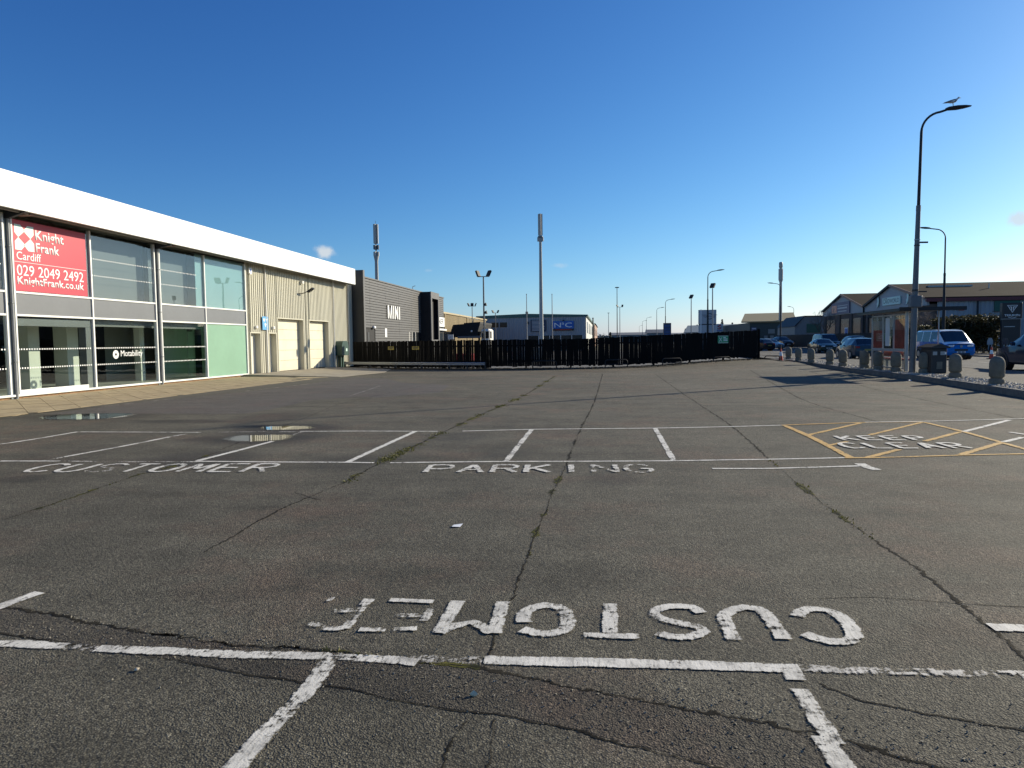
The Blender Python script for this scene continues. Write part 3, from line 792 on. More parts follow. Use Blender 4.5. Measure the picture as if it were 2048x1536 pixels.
# kerb stones round the car park, each its own stone
kerb = thing('kerb', 'concrete kerb stones edging the pebble strip along the car park', 'kerb', (11.5, 29, 0))
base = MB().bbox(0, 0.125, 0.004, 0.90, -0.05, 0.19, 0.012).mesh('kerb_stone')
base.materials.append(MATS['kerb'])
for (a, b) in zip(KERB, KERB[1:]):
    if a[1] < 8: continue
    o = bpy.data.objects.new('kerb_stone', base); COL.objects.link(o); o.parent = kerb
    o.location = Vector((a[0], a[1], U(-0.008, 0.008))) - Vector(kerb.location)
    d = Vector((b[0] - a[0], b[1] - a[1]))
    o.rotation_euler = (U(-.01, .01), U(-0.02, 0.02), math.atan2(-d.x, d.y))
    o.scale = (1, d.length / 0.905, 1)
# pebble strip
bed = MB()
for (a, b) in zip(KERB, KERB[1:]):
    bed.poly([(a[0] + 0.12, a[1], GZ - 0.03), (a[0] + 1.16, a[1], GZ - 0.03), (b[0] + 1.16, b[1], GZ - 0.03), (b[0] + 0.12, b[1], GZ - 0.03)])
o = part('gravel_bed', bed, 'gravel_bed', recalc=False); o['kind'] = 'structure'
def pebbles(name, n, place, size, mat):
    mb = MB()
    for _ in range(n):
        x, y, z = place(); r = U(*size)
        q = Matrix.Rotation(U(0, 6.3), 3, 'Z') @ Matrix.Rotation(U(0, 6.3), 3, 'X')
        b = len(mb.v)
        ax = (r * U(.8, 1.3), r * U(.7, 1.1), r * U(.5, .8))
        for p in ((1, 0, 0), (0, 1, 0), (-1, 0, 0), (0, -1, 0), (0, 0, 1), (0, 0, -1)):
            w = q @ Vector((p[0] * ax[0], p[1] * ax[1], p[2] * ax[2])) 
            mb.v.append((x + w.x, y + w.y, z + w.z))
        for t in ((0, 1, 4), (1, 2, 4), (2, 3, 4), (3, 0, 4), (1, 0, 5), (2, 1, 5), (3, 2, 5), (0, 3, 5)):
            mb.f.append(tuple(b + i for i in t))
    o = part(name, mb, mat, recalc=False, smooth=70)
    return o
def strip_place():
    i = random.randrange(len(KERB) - 1)
    while KERB[i][1] < 10: i = random.randrange(len(KERB) - 1)
    a, b = KERB[i], KERB[i + 1]; t = rnd()
    return (a[0] + (b[0] - a[0]) * t + U(0.15, 1.2), a[1] + (b[1] - a[1]) * t, GZ - 0.01 + abs(random.gauss(0, 0.02)))
tag(pebbles('gravel', 15000, strip_place, (0.018, 0.045), 'pebble'), 'pale loose pebbles filling the strip between kerb and footway', 'gravel', kind='stuff')

# ------------------------------------------------------------------ painted markings, cracks, puddles on the car park
zc = [0.004]
def zz():
    zc[0] += 0.00007
    return zc[0]
for (w, k, pts) in LINES:
    part('bay_line', MB().ribbon(smooth_path(pts, 0.3), w, zz()), 'paint_' + k, car_park, recalc=False)
for (w, k, pts) in YELLOW:
    part('box_line', MB().ribbon(smooth_path(pts, 0.3), w, zz()), 'paint_' + k, car_park, recalc=False)
for (ch, w, strokes) in LETTERS:
    mb = MB()
    for s in strokes:
        p = smooth_path(s, 0.05) if len(s) > 4 else smooth_path(s, 9)
        if ch == 'M' and len(s) == 4: p = [tuple(q) for q in s]
        mb.ribbon(p, w, zz())
    part('painted_letter', mb, 'paint_worn2' if ch in 'ER' else 'paint_mid', car_park, recalc=False)
GLY = {'C': [[(1, .84), (.7, 1), (.3, 1), (0, .75), (0, .25), (.3, 0), (.7, 0), (1, .16)]],
       'U': [[(0, 1), (0, .25), (.3, 0), (.7, 0), (1, .25), (1, 1)]],
       'S': [[(1, .85), (.7, 1), (.25, 1), (0, .8), (.2, .55), (.8, .45), (1, .2), (.7, 0), (.25, 0), (0, .15)]],
       'T': [[(0, 1), (1, 1)], [(.5, 1), (.5, 0)]], 'O': [[(.5, 1), (.12, .88), (0, .5), (.12, .12), (.5, 0), (.88, .12), (1, .5), (.88, .88), (.5, 1)]],
       'M': [[(0, 0), (0.08, 1)], [(0.08, 1), (.5, .35)], [(.5, .35), (.92, 1)], [(.92, 1), (1, 0)]], 'E': [[(0, 0), (0, 1)], [(0, 1), (1, 1)], [(0, .5), (.85, .5)], [(0, 0), (1, 0)]],
       'R': [[(0, 0), (0, 1)], [(0, 1), (.75, 1), (1, .82), (.95, .6), (.7, .5), (0, .5)], [(.5, .5), (1, 0)]],
       'P': [[(0, 0), (0, 1)], [(0, 1), (.75, 1), (1, .8), (.95, .55), (.7, .45), (0, .45)]],
       'A': [[(0, 0), (.5, 1)], [(.5, 1), (1, 0)], [(.2, .35), (.8, .35)]], 'K': [[(0, 0), (0, 1)], [(1, 1), (.05, .45)], [(.3, .55), (1, 0)]],
       'I': [[(.5, 0), (.5, 1)]], 'N': [[(0, 0), (0, 1)], [(0, 1), (1, 0)], [(1, 0), (1, 1)]],
       'G': [[(1, .84), (.7, 1), (.3, 1), (0, .75), (0, .25), (.3, 0), (.75, 0), (1, .2), (1, .45), (.6, .45)]], 'L': [[(0, 1), (0, 0)], [(0, 0), (1, 0)]]}
for (word, (x0, y0, x1, y1, h)) in TEXTS:
    n_ = len(word); d = Vector((x1 - x0, y1 - y0)); L_ = d.length; d.normalize(); up = Vector((-d.y, d.x)); up = Vector((0, 1)) if False else up
    cw = L_ / (n_ - 0.32)
    for i, ch in enumerate(word):
        mb = MB(); o0 = Vector((x0, y0)) + d * (cw * i)
        for s in GLY[ch]:
            q = [o0 + d * (u * cw * (0.68 if word not in ('KEEP', 'CLEAR') else 0.60)) + up * (v * h) for u, v in s]
            q = smooth_path([(a.x, a.y) for a in q], 0.05 if len(q) > 4 else 9)
            mb.ribbon(q, 0.10 if word not in ('KEEP', 'CLEAR') else 0.085, zz())
        part('painted_letter', mb, ('paint_mid' if i % 3 else 'paint_good') if False else ('paint_good' if word in ('KEEP', 'CLEAR') else 'paint_mid' if ch not in 'STNG' else 'paint_worn2'), car_park, recalc=False)
for (w, k, pts) in CRACKS:
    p = smooth_path(pts, 0.16, 0.012)
    mb = MB().ribbon(p, w * (2.0 if k == 'm' else 2.1), 0.0025 if k == 'd' else 0.0029)
    mb.v = [(x, y, z + lot_z(x, y) + (0.006 if y > 39 else 0)) for x, y, z in mb.v]
    part('crack', mb, 'crack_moss' if k == 'm' else 'crack_dark', car_park, recalc=False)
    if k == 'm':
        part('crack', MB().ribbon(p, w * 0.9, 0.0033), 'crack_dark', car_park, recalc=False)
sheet('patch', PATCH['patch'], 0.0012, 'asphalt_patch', kind=None, parent=car_park)
sheet('worn_strip', PATCH['strip'], 0.0009, 'asphalt_strip', kind=None, parent=car_park)
sheet('patch', PATCH['patch2'], 0.0018, 'asphalt_patch', kind=None, parent=car_park)
for (c, ex, ey, _), nm in zip(PUDDLES, range(3)):
    rx = abs(ex[0] - c[0]) * 0.95; ry = abs(ey[1] - c[1]) * 0.85
    pts = []
    for i in range(48):
        a = 2 * math.pi * i / 48
        r = 1 + 0.28 * mnoise.noise(Vector((math.cos(a) * 1.3 + nm * 7, math.sin(a) * 1.3, 0))) + 0.10 * mnoise.noise(Vector((math.cos(a) * 5, math.sin(a) * 5, nm * 3)))
        pts.append((c[0] + rx * 1.25 * r * math.cos(a), c[1] + ry * 1.25 * r * math.sin(a)))
    mb = MB(); mb.v = [(c[0], c[1], 0.0036)] + [(x, y, 0.0036) for x, y in pts]; mb.uv = {0: (0, 1.0)}
    for i in range(48):
        mb.uv[1 + i] = (0, 0.0); mb.f.append((0, 1 + i, 1 + (i + 1) % 48))
    o = part('puddle', mb, 'water', recalc=False)
    tag(o, ['shallow rain puddle by the paving slabs near the doors', 'puddle beyond the bay line, farther of the close pair', 'puddle inside the marked bay, nearer of the close pair'][nm], 'puddle', 'rain puddles on the tarmac')
    rebase(o)
# grit worn out of the tarmac between the two near cracks, and a few loose stones
def grit_place():
    t = rnd(); x = -3.6 + 7.2 * t
    yc = 3.95 - 0.16 * (x + 3.6) - 0.006 * (x + 3.6) ** 2
    return (x, yc + random.gauss(-0.12, 0.22), 0.004)
tag(pebbles('grit', 2200, grit_place, (0.0025, 0.0065), 'grit'), 'loose grit worn out of the tarmac along the near cracks', 'grit', kind='stuff')
for (x, y, r, lab) in ((-0.621, 3.171, 0.016, 'small white pebble on the tarmac below the painted letters'), (-2.38, 3.243, 0.016, 'small pale pebble on the tarmac inside the near left bay')):
    o = pebbles('stone', 1, lambda: (x, y, r * 0.6), (r, r * 1.05), 'pale_stone'); tag(o, lab, 'stone', 'loose pebbles on the tarmac'); rebase(o)
o = part('paper_scrap', MB().poly([(-1.375, 6.12, 0.012), (-1.30, 6.135, 0.006), (-1.29, 6.215, 0.016), (-1.372, 6.20, 0.008)]), 'paper', recalc=False)
tag(o, 'white paper scrap lying on the bare tarmac', 'litter'); rebase(o)
o = part('paper_scrap', MB().poly([(11.08, 27.9, 0.03), (11.22, 27.95, 0.01), (11.2, 28.1, 0.05), (11.1, 28.05, 0.02)]), 'paper', recalc=False)
tag(o, 'small white litter scrap lying close to the kerb', 'litter'); rebase(o)
# moss tufts along the wide cracks
def tufts(name, spots, mat, hgt, wid, label, cat):
    mb = MB()
    for (x, y, z) in spots:
        a = U(0, 6.3); h = U(*hgt); w = U(*wid); b = len(mb.v)
        dx, dy = math.cos(a) * w, math.sin(a) * w
        mb.v += [(x - dx, y - dy, z), (x + dx, y + dy, z), (x + U(-.01, .01), y + U(-.01, .01), z + h)]
        mb.f.append((b, b + 1, b + 2))
    o = part(name, mb, mat, recalc=False)
    return tag(o, label, cat, kind='stuff')
sp = []
for (w, k, pts) in CRACKS:
    if k != 'm': continue
    p = smooth_path(pts, 0.03)
    for (x, y) in p:
        dens = mnoise.noise(Vector((x * 0.9, y * 0.9, 3.3)))
        if dens > (0.12 if w > .2 else 0.25):
            for _ in range(int(6 * dens * 3) + 1 if w > .2 else (1 if rnd() < .5 else 0)): sp.append((x + random.gauss(0, w * 0.32), y + random.gauss(0, w * 0.32), 0.002))
tufts('moss', sp, 'moss_tuft', (0.008, 0.03), (0.006, 0.016), 'yellow green moss tufts growing in the tarmac cracks', 'moss')

# ------------------------------------------------------------------ paving in front of the showroom
def pave_z(x, y): return 0.014 + 0.05 * max(0, min(1, (-13.6 - x) / 4.8))
paving = thing('paving', 'buff paving slabs laid diagonally along the showroom front', 'paving', (-16, 24, 0))
reg = [(-18.42, 9.0), (-14.6, 9.0), (-14.35, 15.6), (-13.5, 20), (-12.9, 24), (-12.4, 30), (-12.3, 33.9), (-18.42, 33.9)]
part('bedding', MB().poly([(x, y, pave_z(x, y) - 0.011) for x, y in reg]), 'joint', paving, recalc=False)
sz = 0.62; c45 = math.sqrt(.5)
for i in range(-40, 60):
    for j in range(-40, 60):
        u0, v0 = i * sz, j * sz + (0.31 if i % 2 else 0)
        q = [(u0 + .006, v0 + .006), (u0 + sz - .006, v0 + .006), (u0 + sz - .006, v0 + sz - .006), (u0 + .006, v0 + sz - .006)]
        q = [(-16 + (u - v) * c45, 22 + (u + v) * c45) for u, v in q]
        cxx = sum(p[0] for p in q) / 4; cyy = sum(p[1] for p in q) / 4
        if not (-19.2 < cxx < -11.8 and 13.2 < cyy < 34.5): continue
        poly = clip_poly(q, reg)
        if len(poly) < 3: continue
        ar = abs(sum(poly[a][0] * poly[(a + 1) % len(poly)][1] - poly[(a + 1) % len(poly)][0] * poly[a][1] for a in range(len(poly)))) / 2
        if ar < 0.02: continue
        t = U(-0.004, 0.004); mb = MB(); k = len(poly)
        mb.v = [(x, y, pave_z(x, y) - 0.03) for x, y in poly] + [(x, y, pave_z(x, y) + t + U(-.002, .002)) for x, y in poly]
        mb.f = [tuple(range(k, 2 * k))] + [(a, (a + 1) % k, k + (a + 1) % k, k + a) for a in range(k)]
        part('slab', mb, 'slab', paving, recalc=False)
# concrete apron before the shutters
ap = MB()
A0, A1 = 34.05, 46.6
top = [(-18.42, A0, .16), (-13.2, A0, .012), (-12.5, 39.0, .012), (-13.6, 43.9, .012), (-16.6, A1, .03), (-18.42, A1, .10)]
ap.poly(top); b = len(ap.v); ap.v += [(x, y, -0.03) for x, y, z in top]
for i in range(6): ap.f.append((i, b + i, b + (i + 1) % 6, (i + 1) % 6))
o = part('apron', ap, 'concrete'); o['kind'] = 'structure'
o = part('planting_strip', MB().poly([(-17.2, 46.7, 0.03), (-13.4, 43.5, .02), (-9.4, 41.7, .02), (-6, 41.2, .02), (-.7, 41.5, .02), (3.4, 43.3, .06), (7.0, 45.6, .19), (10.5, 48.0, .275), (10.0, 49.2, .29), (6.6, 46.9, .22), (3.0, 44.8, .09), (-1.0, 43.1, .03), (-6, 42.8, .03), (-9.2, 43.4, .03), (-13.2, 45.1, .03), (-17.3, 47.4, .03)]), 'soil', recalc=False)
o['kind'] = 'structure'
def strip2():
    t = rnd() * (len(FENCE) - 1); i = min(int(t), len(FENCE) - 2); t -= i
    a, b = FENCE[i], FENCE[i + 1]
    x, y = a[0] + (b[0] - a[0]) * t + U(-.3, .3), a[1] + (b[1] - a[1]) * t - abs(random.gauss(0, .6))
    return (x, y, 0.03 + lot_z(x, y))
tufts('leaf_litter', [strip2() for _ in range(5000)], 'leaf_litter', (0.01, 0.07), (0.02, 0.05), 'dead leaves and weeds littering the strip below the black fence', 'leaf litter')

# ================================================================== showroom
XF = -18.4
sh = thing('showroom', 'long low car showroom with white fascia, glazed front and cream shutters', 'building', (XF, 30, 0))
YS, YN = 9.0, 50.05
part('fascia', MB().box(-17.77, -17.65, YS, 48.95, 5.86, 6.95), 'white_fascia', sh)
part('fascia_end', MB().box(-26, -17.77, 48.83, 48.95, 5.86, 6.949), 'white_fascia', sh)
part('roof', MB().box(-36, -17.772, YS, 48.828, 6.72, 6.86), 'roof_light', sh)
part('soffit', MB().box(XF - .3, -17.772, YS, 48.828, 5.90, 5.96), 'soffit', sh)
part('gutter', MB().tube([(-17.86, YS, 5.86), (-17.86, 48.8, 5.86)], 0.06, 8), 'soffit', sh)
part('back_wall', MB().box(-36, -35.8, YS, YN, 0, 6.72), 'clad', sh)
part('side_wall', MB().box(-35.8, XF - .25, YS, YS + .2, 0, 6.71), 'clad', sh)
part('side_wall', MB().box(-35.8, XF - .25, YN - .2, YN, 0, 6.71), 'clad', sh)
# corrugated cladding with openings
SEG = [(34.64, 34.95, .05), (34.95, 36.1, 2.34), (36.1, 37.0, .05), (37.0, 37.95, 2.34), (37.95, 38.1, .05), (38.1, 41.6, 3.2), (41.6, 42.4, .05), (42.4, 45.57, 3.2), (45.57, 50.05, .05)]
cl = MB()
def corr(mb, fn, a0, a1, z0, z1, pitch, depth):
    """trapezoid sheeting; fn(a, d, z) -> point"""
    prof = []
    n_ = int((a1 - a0) / pitch) + 1
    for i in range(n_ + 1):
        for (t, d) in ((0, 0), (.30, 0), (.42, depth), (.88, depth)):
            a = math.floor(a0 / pitch) * pitch + (i + t) * pitch
            prof.append((a, d))
    pr = [(a0, prof[0][1])] + [(a, d) for a, d in prof if a0 < a < a1] + [(a1, 0)]
    b = len(mb.v)
    for a, d in pr: mb.v += [fn(a, d, z0), fn(a, d, z1)]
    for i in range(len(pr) - 1): mb.f.append((b + 2 * i, b + 2 * i + 2, b + 2 * i + 3, b + 2 * i + 1))
for (a0, a1, z0) in SEG: corr(cl, lambda a, d, z: (XF + d, a, z), a0, a1, z0, 5.91, 0.22, 0.05)
part('cladding', cl, 'clad', sh, recalc=False)
for (a0, a1, h, nm) in ((34.95, 36.1, 2.34, 'd'), (37.0, 37.95, 2.34, 'd'), (38.1, 41.6, 3.2, 's'), (42.4, 45.57, 3.2, 's')):
    dp = 0.34
    part('opening_trim', MB().box(XF - dp, XF + .045, a0, a0 + .06, .05, h).box(XF - dp, XF + .045, a1 - .06, a1, .05, h).box(XF - dp, XF + .046, a0 + .061, a1 - .061, h - .06, h), 'clad', sh)
    if nm == 's':
        n_ = 5; ph = (h - .08 - .12) / n_
        for i in range(n_):
            part('shutter_panel', MB().bbox(XF - dp + .02, XF - dp + .07, a0 + .06, a1 - .06, .13 + i * ph + .004, .13 + (i + 1) * ph - .004, .012), 'shutter', sh)
        part('shutter_seal', MB().box(XF - dp, XF - dp + .03, a0 + .05, a1 - .05, .08, h - .06), 'int_dark', sh)
    else:
        d_ = part('door', MB().bbox(XF - dp + .02, XF - dp + .07, a0 + .07, a1 - .07, .10, h - .08, .008), 'door_paint', sh)
        part('handle', MB().box(XF - dp + .07, XF - dp + .11, a0 + .14, a0 + .17, 1.05, 1.2), 'galv', d_)
        part('door_light', MB().bbox(XF + .04, XF + .16, (a0 + a1) / 2 - .12, (a0 + a1) / 2 + .12, 2.52, 2.68, .02), 'sign_yellow' if False else 'off_white', sh)
for y in (36.62, 46.3, 49.0):
    part('downpipe', MB().tube([(XF + .12, y, .1), (XF + .12, y, 5.9)], .05, 8), 'off_white' if y != 49.0 else 'lamp_grey', sh, smooth=50)
part('cable', MB().tube([(XF + .06, 41.9, .1), (XF + .06, 41.9, 5.5)], .014, 6), 'pole_dark', sh)
part('cable', MB().tube([(XF + .06, 36.75, .1), (XF + .06, 36.75, 2.5)], .018, 6), 'pole_dark', sh)
part('junction_box', MB().bbox(XF + .04, XF + .22, 41.2, 41.45, 5.32, 5.5, .01), 'off_white', sh)
part('alarm_box', MB().prism([(0, 0), (.16, -.12), (.32, 0), (.3, .24), (.02, .24)], Matrix.Translation((XF + .04, 34.9, 5.42)) @ FACE['+x'], .09), 'sign_white', sh)
part('alarm_badge', flat('+x', (XF + .131, 34.99, 5.47), rect(.14, .12), .004), 'sign_royal', sh)
# glazing
PZ0, PZ1, TB, TA, GT = 0.13, 0.20, 2.70, 3.42, 5.82
COLS = [12.58, 19.97, 27.36]
BAYS = [(12.75, 16.2), (16.26, 19.79), (20.15, 23.52), (23.58, 27.2), (27.52, 30.84), (30.90, 34.56)]
fr = 0.05
part('plinth', MB().box(XF - .18, XF - .02, 9.2, 34.6, -0.04, PZ0 - .002), 'brick', sh)
part('sill', MB().bbox(XF - .1, XF + .07, 9.2, 34.62, PZ0, PZ1, .01), 'white_frame', sh)
for z in (TB, TA):
    for (a, b) in BAYS:
        part('transom', MB().box(XF - .06, XF + .05, a, b, z - .03, z + .03), 'white_frame', sh)
for y in (16.23, 23.55, 30.87):
    part('mullion', MB().box(XF - .07, XF + .056, y - .032, y + .032, PZ1, GT), 'white_frame', sh)
for c in COLS:
    for s in (-1, 1):
        part('mullion', MB().box(XF - .07, XF + .062, c + s * .165 - .028, c + s * .165 + .028, PZ1 - .04, GT), 'white_frame', sh)
    part('column', MB().box(XF - .04, XF + .02, c - .135, c + .135, .05, GT), 'wall_grey', sh)
    part('downpipe', MB().tube([(XF + .065, c + .03, .08), (XF + .065, c + .03, 5.75)], .045, 8), 'pole_grey', sh, smooth=50)
    for z in (1.2, 3.05, 4.8):
        part('pipe_clip', MB().box(XF + .02, XF + .12, c - .03, c + .09, z, z + .04), 'lamp_grey', sh)
    part('bracket', MB().prism([(0, 0), (.72, 0), (.72, -.07), (.12, -.24), (0, -.24)], Matrix.Translation((XF + .03, c - .06, 5.9)) @ Matrix(((1, 0, 0, 0), (0, 0, 1, 0), (0, 1, 0, 0), (0, 0, 0, 1))), .12), 'pole_dark', sh)
    part('beam_end', MB().box(XF + .05, XF + .62, c + .3, c + .52, 5.80, 5.895), 'rust_beam', sh)
part('mullion', MB().box(XF - .07, XF + .058, 34.565, 34.635, PZ1 - .02, GT), 'white_frame', sh)
for i, (a, b) in enumerate(BAYS):
    part('spandrel_panel', MB().box(XF - .03, XF + .012, a, b, TB + .031, TA - .031), 'spandrel', sh)
    up = part('upper_pane', MB().box(XF - .012, XF, a, b, TA + .031, GT), 'glass_upper', sh)
    if i < 5:
        lp = part('lower_pane', MB().box(XF - .012, XF, a, b, PZ1, TB - .031), 'glass_clear', sh)
    else:
        part('lower_pane', MB().box(XF - .012, XF, a, b, PZ1, TB - .031), 'film_green', sh)
    # blinds and films behind the upper panes
    if i < 4:
        part('blind', MB().box(XF - .5, XF - .46, a, b, TA, GT), 'slate_blind', sh)
    elif i == 4:
        part('blind', MB().box(XF - .5, XF - .46, a, b - .55, TA, GT), 'slate_blind', sh)
        part('window_film', MB().box(XF - .08, XF - .06, b - .56, b, TA, GT), 'film_teal', sh)
    else:
        part('window_film', MB().box(XF - .08, XF - .06, a, b, TA, GT), 'film_teal', sh)
    # rows of manifestation dots
    for (zr, s_) in (((1.02, .028), (1.62, .028), (4.25, .022), (4.85, .022)) if i < 5 else ()):
        if i == 2 and zr > 3: continue
        mb = MB(); y = a + .08
        lim = b - .05 if not (i == 4 and zr > 3) else b - .6
        while y < lim:
            mb.prism([(s_ * math.cos(g * math.pi / 4), s_ * math.sin(g * math.pi / 4)) for g in range(8)], Matrix.Translation((XF + .001, y, zr)) @ FACE['+x'], .002)
            y += .105
        o = part('safety_dots', mb, 'sign_white', lp if zr < 3 else up, recalc=False, kind='stuff')
# entrance frame in the third bay
a, b = BAYS[2]
part('door_header', MB().bbox(XF - .3, XF - .02, a, b, 2.36, 2.60, .01), 'spandrel', sh)
part('door_jamb', MB().bbox(XF - .3, XF - .02, b - .32, b - .01, PZ1, 2.36, .01), 'spandrel', sh)
part('door_rail', MB().bbox(XF - .02, XF + .03, a, b - .33, PZ1 + .002, .33, .008), 'white_frame', sh)
# interior
part('floor', MB().box(-30, XF - .19, 9.3, 34.7, .05, .14), 'int_floor', sh)
part('ceiling', MB().box(-30, XF - .02, 9.3, 34.7, 2.72, 3.38), 'int_white', sh)
part('bulkhead', MB().box(XF - .42, XF - .3, 9.3, 34.6, 2.42, 2.719), 'spandrel', sh)
part('inner_wall', MB().box(-30.2, -30, 9.2, 40, .05, 2.71), 'int_grey', sh)
part('inner_wall', MB().box(-30, XF - .6, 34.72, 34.85, .05, 5.8), 'int_wall', sh)
part('inner_wall', MB().box(-25, -24.8, 28.0, 34.0, .14, 2.71), 'int_dark', sh)
part('inner_wall', MB().box(-23.0, -22.88, 29.6, 34.7, .14, 2.71), 'int_wall', sh)
part('inner_wall', MB().box(-20.62, -20.5, 30.6, 32.7, .14, 2.71), 'int_wall', sh)
part('inner_door', MB().box(-20.6, -20.5, 33.36, 33.95, .14, 2.2), 'int_dark', sh)
part('door_frame', MB().box(-20.62, -20.45, 32.7, 33.14, .14, 2.36), 'int_white', sh)
part('inner_wall', MB().box(-20.62, -20.5, 33.96, 34.7, .14, 2.71), 'int_wall', sh)
part('inner_wall', MB().box(-20.62, -20.5, 33.14, 33.36, .14, 2.71), 'int_wall', sh)
part('dark_panel', MB().box(-22.6, -22.5, 27.7, 29.5, .14, 2.71), 'int_dark', sh)
part('dark_panel', MB().box(-26.2, -26.0, 22, 28.2, .14, 2.71), 'int_dark', sh)
for (x, y, r_) in ((-20.7, 23.15, .26), (-21.2, 25.6, .3), (-20.6, 29.2, .15), (-23, 18, .3), (-22, 16, .25)):
    part('pillar', MB().bbox(x - r_, x + r_, y - r_, y + r_, .141, 2.715, .01), 'int_white', sh)

# ---- things on the showroom wall
bn = thing('agent_banner', 'large red estate agent banner filling an upper window', 'banner', (XF + .02, 20.2, 3.47))
BX = XF + .004
part('panel', MB().box(BX, BX + .012, 20.18, 23.36, 3.47, 5.70), 'banner_red', bn)
tx = BX + .013
lettering('Knight', 1.22, .42, (tx, 21.10, 5.06), '+x', 'sign_white', bn, bold=.018)
lettering('Frank', 1.0, .31, (tx, 21.10, 4.76), '+x', 'sign_white', bn, bold=.018)
lettering('Cardiff', .98, .25, (tx, 20.32, 4.46), '+x', 'sign_white', bn)
lettering('029 2049 2492', 2.88, .34, (tx, 20.30, 3.96), '+x', 'sign_white', bn)
lettering('KnightFrank.co.uk', 2.88, .33, (tx, 20.30, 3.60), '+x', 'sign_white', bn, bold=.018)
part('rule', flat('+x', (tx, 20.22, 4.38), rect(3.1, .012), .003), 'sign_white', bn)
for (cx_, cy_, s1, s2) in ((0, 0, 1, 1), (1, 0, -1, 1), (0, 1, 1, -1), (1, 1, -1, -1)):
    q = [(0, 0), (.24, 0), (.40, .16), (.36, .22), (.14, .40), (.0, .26)]
    q = [(20.28 + cx_ * .76 + s1 * u, 4.76 + cy_ * .80 + s2 * v) for u, v in q]
    part('emblem_leaf', flat('+x', (tx, 0, 0), q, .003), 'sign_mint', bn)
mt = thing('vehicle_test_sign', 'blue sign with three white triangles beside a door', 'sign', (XF + .05, 36.2, 2.47))
part('panel', MB().box(XF + .125, XF + .145, 36.12, 36.78, 2.47, 3.19), 'sign_blue', mt)
for (u, v) in ((.18, .40), (.48, .40), (.33, .14)):
    part('triangle', flat('+x', (XF + .146, 36.12 + u, 2.47 + v), [(-.12, .2), (.12, .2), (0, 0)], .003), 'sign_white', mt)
mo = thing('window_sticker', 'white flower emblem and lettering stuck on a lower window', 'sticker', (XF + .003, 25.3, 1.2))
for i in range(18):
    g = i * math.pi / 9
    q = [(.05, -.008), (.155, -.024), (.17, 0), (.155, .024), (.05, .008)]
    q = [(u * math.cos(g) - v * math.sin(g), u * math.sin(g) + v * math.cos(g)) for u, v in q]
    part('petal', flat('+x', (XF + .003, 24.70, 1.37), q, .002), 'sign_white', mo)
lettering('Motability', 1.28, .30, (XF + .003, 24.98, 1.22), '+x', 'sign_white', mo, depth=.002)
wf = thing('wall_floodlight', 'small dark floodlight on a bracket above the shutters', 'floodlight', (XF + .05, 41.3, 4.8))
part('arm', MB().tube([(XF + .04, 41.0, 4.72), (XF + .3, 41.1, 4.74), (XF + .5, 41.3, 4.86)], .025, 6), 'pole_dark', wf)
part('head', MB().cbox((XF + .62, 41.45, 4.95), (.42, .3, .09), Matrix.Rotation(R(-32), 3, 'Y')), 'pole_dark', wf)
part('lens', MB().cbox((XF + .60, 41.44, 4.90), (.36, .25, .02), Matrix.Rotation(R(-32), 3, 'Y')), 'glass_shelter', wf)
gb = thing('green_cabinet', 'dark green wall box with domed hood beside the shutters', 'cabinet', (-18.0, 47.1, .2))
part('stand', MB().box(-18.3, -18.1, 46.95, 47.1, .05, .9).box(-18.3, -18.1, 47.35, 47.5, .05, .9), 'green_box', gb)
part('body', MB().prism([(-.62, 0), (.62, 0), (.62, .70), (.5, .9), (.3, .99), (-.3, .99), (-.5, .9), (-.62, .70)], Matrix.Translation((-18.32, 47.1, .87)) @ FACE['+x'], .5), 'green_box', gb)
part('label_plate', flat('+x', (-17.818, 47.2, 1.15), rect(.24, .2), .004), 'sign_mint', gb)

# ================================================================== board-clad dealership next door
XM = -17.5
mini = thing('board_clad_dealership', 'grey board clad car dealership beyond the black fence', 'building', (XM, 60, 0))
part('core', MB().box(-34, XM - .045, 50.3, 76.0, 0, 6.25), 'board_gap', mini)
part('return_wall', MB().box(-34, XM + .02, 50.06, 50.299, 0, 7.0), 'charcoal', mini)
part('corner_trim', MB().box(XM + .021, XM + .06, 50.02, 50.34, 0, 7.0), 'board_grey', mini)
part('coping', MB().box(XM - .3, XM + .06, 50.34, 76.05, 6.46, 6.56), 'board_grey', mini)
part('parapet', MB().box(XM - .28, XM - .04, 50.34, 76.0, 6.25, 6.459), 'board_gap', mini)
JO = [50.35, 51.5, 55.3, 59.05, 62.95, 66.2]
rowp = 0.2
bmesh_cache = {}
def board(y0, y1, z0):
    k = round(y1 - y0, 3)
    if k not in bmesh_cache:
        me = MB().bbox(-.02, .02, .008, k - .008, 0, rowp - .028, .006).mesh('board')
        me.materials.append(MATS['board_grey']); bmesh_cache[k] = me
    o = bpy.data.objects.new('board', bmesh_cache[k]); COL.objects.link(o); o.parent = mini
    o.location = Vector((XM - .012 + U(-.004, .004), y0, z0)) - Vector(mini.location)
for r_ in range(2, 32):
    z0 = .05 + r_ * rowp
    for y0, y1 in zip(JO, JO[1:]):
        if z0 < 2.7 and (y0 < 52.0): 
            if y0 > 51: board(52.6, y1, z0)
            continue
        if z0 < 2.65 and y0 > 62: continue
        board(y0, y1, z0)
    if z0 > 4.4 or 2.7 < z0 < 3.1: board(70.6, 75.95, z0)
part('doorway', MB().box(XM - .04, XM - .035, 50.4, 52.58, 0, 2.7), 'int_dark', mini)
part('door_leaf', MB().box(XM - .03, XM - .01, 50.9, 51.3, 0.1, 2.5), 'charcoal', mini)
part('window', MB().box(XM - .04, XM - .03, 62.0, 66.2, .3, 2.65), 'far_glass', mini)
for y in (62.1, 63.1, 64.2): part('window_post', MB().box(XM - .03, XM + .01, y, y + .1, .3, 2.65), 'off_white', mini)
